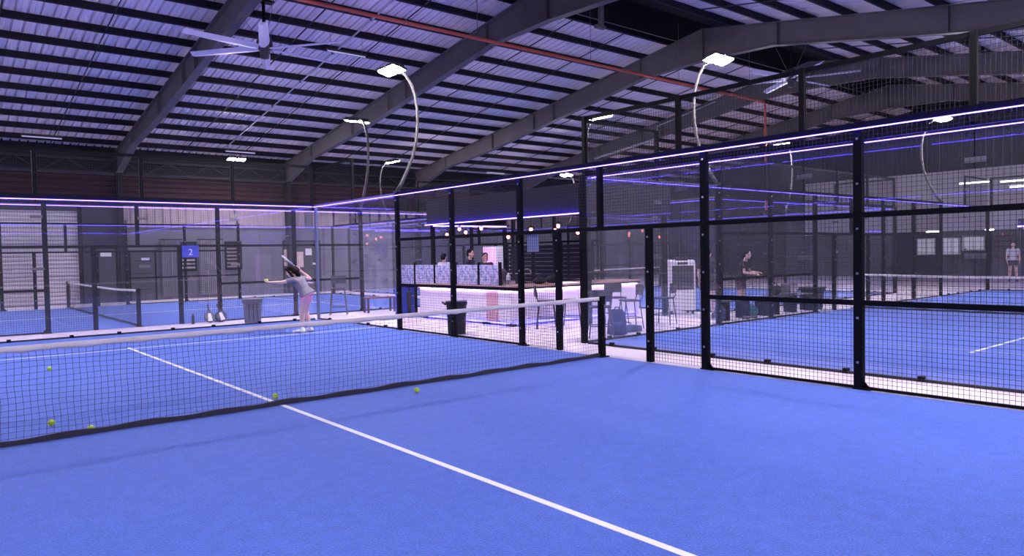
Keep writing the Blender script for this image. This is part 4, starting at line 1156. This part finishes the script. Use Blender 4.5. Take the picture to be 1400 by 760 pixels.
# people behind the bar
def standing(s=1.0, arms='down', hem=0.0, lean=0.0, leg=0.5):
    d = dict(pelvis=(0, 0, 0.93), chest=(lean*0.5, 0, 1.25), neck=(lean, 0, 1.44), head=(lean*1.25+0.02, 0, 1.58),
             sh_l=(lean*0.9, 0.17, 1.38), sh_r=(lean*0.9, -0.17, 1.38), hip_l=(0, 0.09, 0.88), hip_r=(0, -0.09, 0.88),
             kn_l=(0.02, 0.11, 0.49), kn_r=(0.02, -0.11, 0.49), an_l=(-0.01, 0.13, 0.10), an_r=(-0.01, -0.13, 0.10),
             toe_l=(0.16, 0.15, 0.04), toe_r=(0.16, -0.15, 0.04), look=(1, 0, -0.1), hem=(hem,), leg=(leg,))
    if arms == 'down':
        d.update(el_l=(lean-0.02, 0.23, 1.10), el_r=(lean-0.02, -0.23, 1.10), wr_l=(lean+0.12, 0.22, 0.88), wr_r=(lean+0.12, -0.22, 0.88), hn_l=(0, 1, 0), hn_r=(0, -1, 0))
    else:
        d.update(el_l=(lean+0.05, 0.23, 1.12), el_r=(lean+0.05, -0.23, 1.12), wr_l=(lean+0.29, 0.10, 1.12), wr_r=(lean+0.29, -0.08, 1.08), hn_l=(0, 0.3, 1), hn_r=(0, -0.3, 1))
    out = {}
    for k, v in d.items(): out[k] = tuple(a*s for a in v) if len(v) == 3 else v
    return out
person('person', 'person with cropped hair in a pale shirt behind the bar, left', (9.0, 10.0, 0), math.radians(15), standing(0.97), ('shirt_white', 'shorts_dark', 'bin_black'), 'short', 0.97, 0.013)
person('person', 'tallest dark-haired person in a dark shirt behind the bar', (9.0, 8.72, 0), math.radians(-60), standing(1.03), ('shirt_navy', 'shorts_dark', 'bin_black'), 'short', 1.03, 0.013)
person('person', 'dark-haired person right of the tallest one behind the bar', (9.1, 8.15, 0), math.radians(-120), standing(0.965), ('shirt_navy', 'shorts_dark', 'bin_black'), 'short', 0.965, 0.013)
person('person', 'dark-haired person half hidden between the two right ones behind the bar', (9.7, 8.95, 0), math.radians(200), standing(0.93), ('shirt_navy', 'shorts_dark', 'bin_black'), 'short', 0.93, 0.013)
# ------------------------------------------------------------------ between the right court and the bar court
t = thing('air_cooler', 'tall white evaporative air cooler with a dark grille', 'air cooler', (11.95, 2.92, 0), math.radians(-14))
t.location = (11.98, 3.85, 0); t.rotation_euler = (0, 0, math.radians(-33))
m = MB()
rr = []
for z, k in ((0.10, 0.98), (0.14, 1.0), (1.28, 1.0), (1.35, 0.95), (1.37, 0.88)):
    x, y, c = 0.36*k, 0.24*k, 0.07
    rr.append([(x-c, -y, z), (x, -y+c, z), (x, y-c, z), (x-c, y, z), (-x+c, y, z), (-x, y-c, z), (-x, -y+c, z), (-x+c, -y, z)])
m.rings(rr).obj('housing', 'cooler_white', t)
MB().box(-0.27, 0.27, -0.252, -0.238, 0.62, 1.22).obj('grille', 'grille', t)
m = MB()
for k in range(13): m.box(-0.27, 0.27, -0.262, -0.25, 0.64+k*0.046, 0.648+k*0.046)
for k in range(7): m.box(-0.27+k*0.09-0.003, -0.27+k*0.09+0.003, -0.26, -0.25, 0.62, 1.22)
m.obj('louvres', 'bin_grey', t)
MB().box(-0.13, 0.13, -0.256, -0.242, 1.25, 1.31).obj('control_panel', 'grille', t)
MB().box(-0.26, 0.26, -0.252, -0.24, 0.16, 0.55).obj('tank_door', 'cooler_white', t)
for sx in (-1, 1):
    for sy in (-1, 1): MB().tube([(sx*0.28-0.02, sy*0.18, 0.05), (sx*0.28+0.02, sy*0.18, 0.05)], 0.05, 12).obj('caster', 'bin_black', t)
t = thing('backpack', 'dark blue backpack on the floor right of the net post', 'bag', (7.42, 1.85, 0), math.radians(-50))
m = MB().cbox(-0.18, 0.18, -0.12, 0.12, 0.0, 0.30, 0.04)
m.rings([[(-a, -b, z), (a, -b, z), (a, c, z), (-a, c, z)] for z, a, b, c in ((0.02, 0.19, 0.13, 0.12), (0.30, 0.17, 0.10, 0.12), (0.42, 0.145, 0.05, 0.11), (0.49, 0.10, 0.0, 0.09))])
m.cbox(-0.13, 0.13, -0.19, -0.10, 0.04, 0.24, 0.03)
o = m.obj('body', 'backpack', t, True); remesh(o, 0.012, 3)
MB().tube([(-0.05, 0, 0.47), (-0.03, 0, 0.53), (0.03, 0, 0.53), (0.05, 0, 0.47)], 0.012, 8).obj('handle', 'backpack', t)
for s_ in (-0.08, 0.08): MB().tube([(s_, 0.10, 0.42), (s_*1.3, 0.20, 0.32), (s_*1.4, 0.19, 0.14), (s_, 0.12, 0.06)], 0.014, 8).obj('strap', 'backpack', t)
t = thing('racket_bag', 'dark blue flat bag lying beside the backpack', 'bag', (7.95, 2.05, 0), math.radians(-5))
m = MB().rings([[(x, -w, 0.01), (x, w, 0.01), (x, w*0.8, h), (x, -w*0.8, h)] for x, w, h in ((-0.36, 0.08, 0.10), (-0.1, 0.14, 0.09), (0.15, 0.15, 0.13), (0.30, 0.12, 0.11))])
o = m.obj('body', 'backpack', t, True); remesh(o, 0.012, 3)
MB().tube([(-0.1, 0, 0.14), (0.0, 0.03, 0.19), (0.1, 0, 0.16)], 0.011, 8).obj('handle', 'backpack', t)

person('person', 'person in a dark shirt and shorts standing by the bench behind the right court glass', (12.42, 2.36, 0), math.radians(-75), standing(0.93, 'fwd', lean=0.12),
       ('shirt_black', 'shorts_dark', 'bin_black'), 'short', 0.93, 0.013)
person('person', 'person in black beside the bench, left of the one with bent arms', (11.35, 2.55, 0), math.radians(20), standing(0.95, 'down'),
       ('shirt_black', 'shorts_dark', 'bin_black'), 'short', 0.95, 0.013)
for x, lab in ((11.9, 'dark bench between the right court and the bar court, nearer half'), (14.0, 'dark bench between the right court and the bar court, farther half')):
    t = thing('court_bench', lab, 'bench', (x, 1.98, 0))
    m = MB()
    for k in range(4): m.box(-0.95, 0.95, -0.18+k*0.095, -0.10+k*0.095, 0.42, 0.445)
    m.obj('seat', 'bin_grey', t)
    for sx in (-0.8, 0, 0.8): MB().box(sx-0.025, sx+0.025, -0.17, 0.17, 0, 0.42).obj('leg', 'black_steel', t)
bag('gym_bag', 'teal bag on the floor under the bench', 'bag', (12.3, 1.98, 0.0), 0.2, (0.42, 0.24, 0.26), 'teal_bag')
bag('gym_bag', 'dark bag on the bench right of the standing person', 'bag', (13.35, 2.0, 0.447), 0.0, (0.40, 0.24, 0.26), 'dark_bag')
bag('gym_bag', 'blue bag on the floor at the near end of the bench', 'bag', (10.95, 1.95, 0.0), 0.7, (0.5, 0.28, 0.36), 'backpack')
for i, (x, lab) in enumerate(((11.6, 'left'), (11.9, 'right'))):
    for q in (0, 1):
        o = MB().tube([(0, 0, 0.04), (0.12, 0, 0.05), (0.22, 0, 0.035)], [0.04, 0.045, 0.03], 10, True, flat=(1, 0.8)).obj('sports_shoe', 'bin_grey', None, True, (x-0.1+q*0.02, 1.60+0.11*q, 0.0), (0, 0, 0.4))
        tag(o, 'dark sports shoe on the floor by the bench, %s pair' % lab, 'shoe', 'sports shoes, %s pair' % lab)
t = thing('speaker_box', 'grey box with a pale front on the bench beside the right court', 'box', (13.95, 1.98, 0.447))
MB().cbox(-0.19, 0.19, -0.13, 0.13, 0, 0.28, 0.015).obj('cabinet', 'bin_grey', t)
MB().box(-0.15, 0.15, -0.137, -0.131, 0.04, 0.24).obj('front', 'poster_pink', t); MB().tube([(0.05, -0.138, 0.10), (0.05, -0.142, 0.10)], 0.04, 14).obj('cone', 'racket_white', t)
bin_('waste_bin', 'dark square bin at the far end of the bench', (15.15, 2.0, 0), 0.0, 0.50, 0.42, 0.55, 'bin_black')
# far right: a person and the purple strip of another kiosk
person('person', 'distant person in a white shirt at the far right edge', (33.2, 2.6, 0), math.radians(200), standing(1.0), ('shirt_white', 'shorts_dark', 'bin_black'), 'short', 1.0, 0.02)
t = thing('kiosk', 'distant dark kiosk with a purple light strip at the far right', 'kiosk', (35.6, 0, 0))
MB().box(0, 0.9, -1.5, 3.1, 2.35, 2.75).obj('canopy', 'wall_charcoal', t)
MB().box(-0.03, 0, -1.5, 3.1, 2.38, 2.44).obj('light_strip', 'led_strip', t)
MB().cbox(0, 0.7, -1.5, 3.1, 0, 1.05, 0.02).obj('counter', 'wall_charcoal', t)
for a in (-1.45, 3.05): MB().box(0.05, 0.13, a-0.04, a+0.04, 1.05, 2.35).obj('column', 'black_steel', t)
for k, (y, z) in enumerate(((2.4, 2.2), (1.8, 2.1), (0.9, 2.15))): cage(35.5-0.1, y, z, 'distant glowing bulb under the far kiosk, %s' % ['left', 'middle', 'right'][k], False, 2.35) 

# ------------------------------------------------------------------ world and render look
w = bpy.data.worlds.new('world'); SC.world = w; w.use_nodes = True
w.node_tree.nodes['Background'].inputs[0].default_value = (0.02, 0.02, 0.03, 1)
w.node_tree.nodes['Background'].inputs[1].default_value = 0.2
SC.view_settings.view_transform = 'Standard'; SC.view_settings.look = 'None'
SC.view_settings.exposure = 2.05; SC.view_settings.gamma = 1.0; SC.view_settings.use_curve_mapping = False
cy = SC.cycles
cy.use_denoising = True
try: cy.denoiser = 'OPENIMAGEDENOISE'
except Exception: pass
cy.max_bounces = 10; cy.diffuse_bounces = 4; cy.glossy_bounces = 4; cy.transmission_bounces = 4; cy.transparent_max_bounces = 24
cy.sample_clamp_indirect = 6; cy.sample_clamp_direct = 0
cy.use_light_tree = True
cy.caustics_reflective = False; cy.caustics_refractive = False
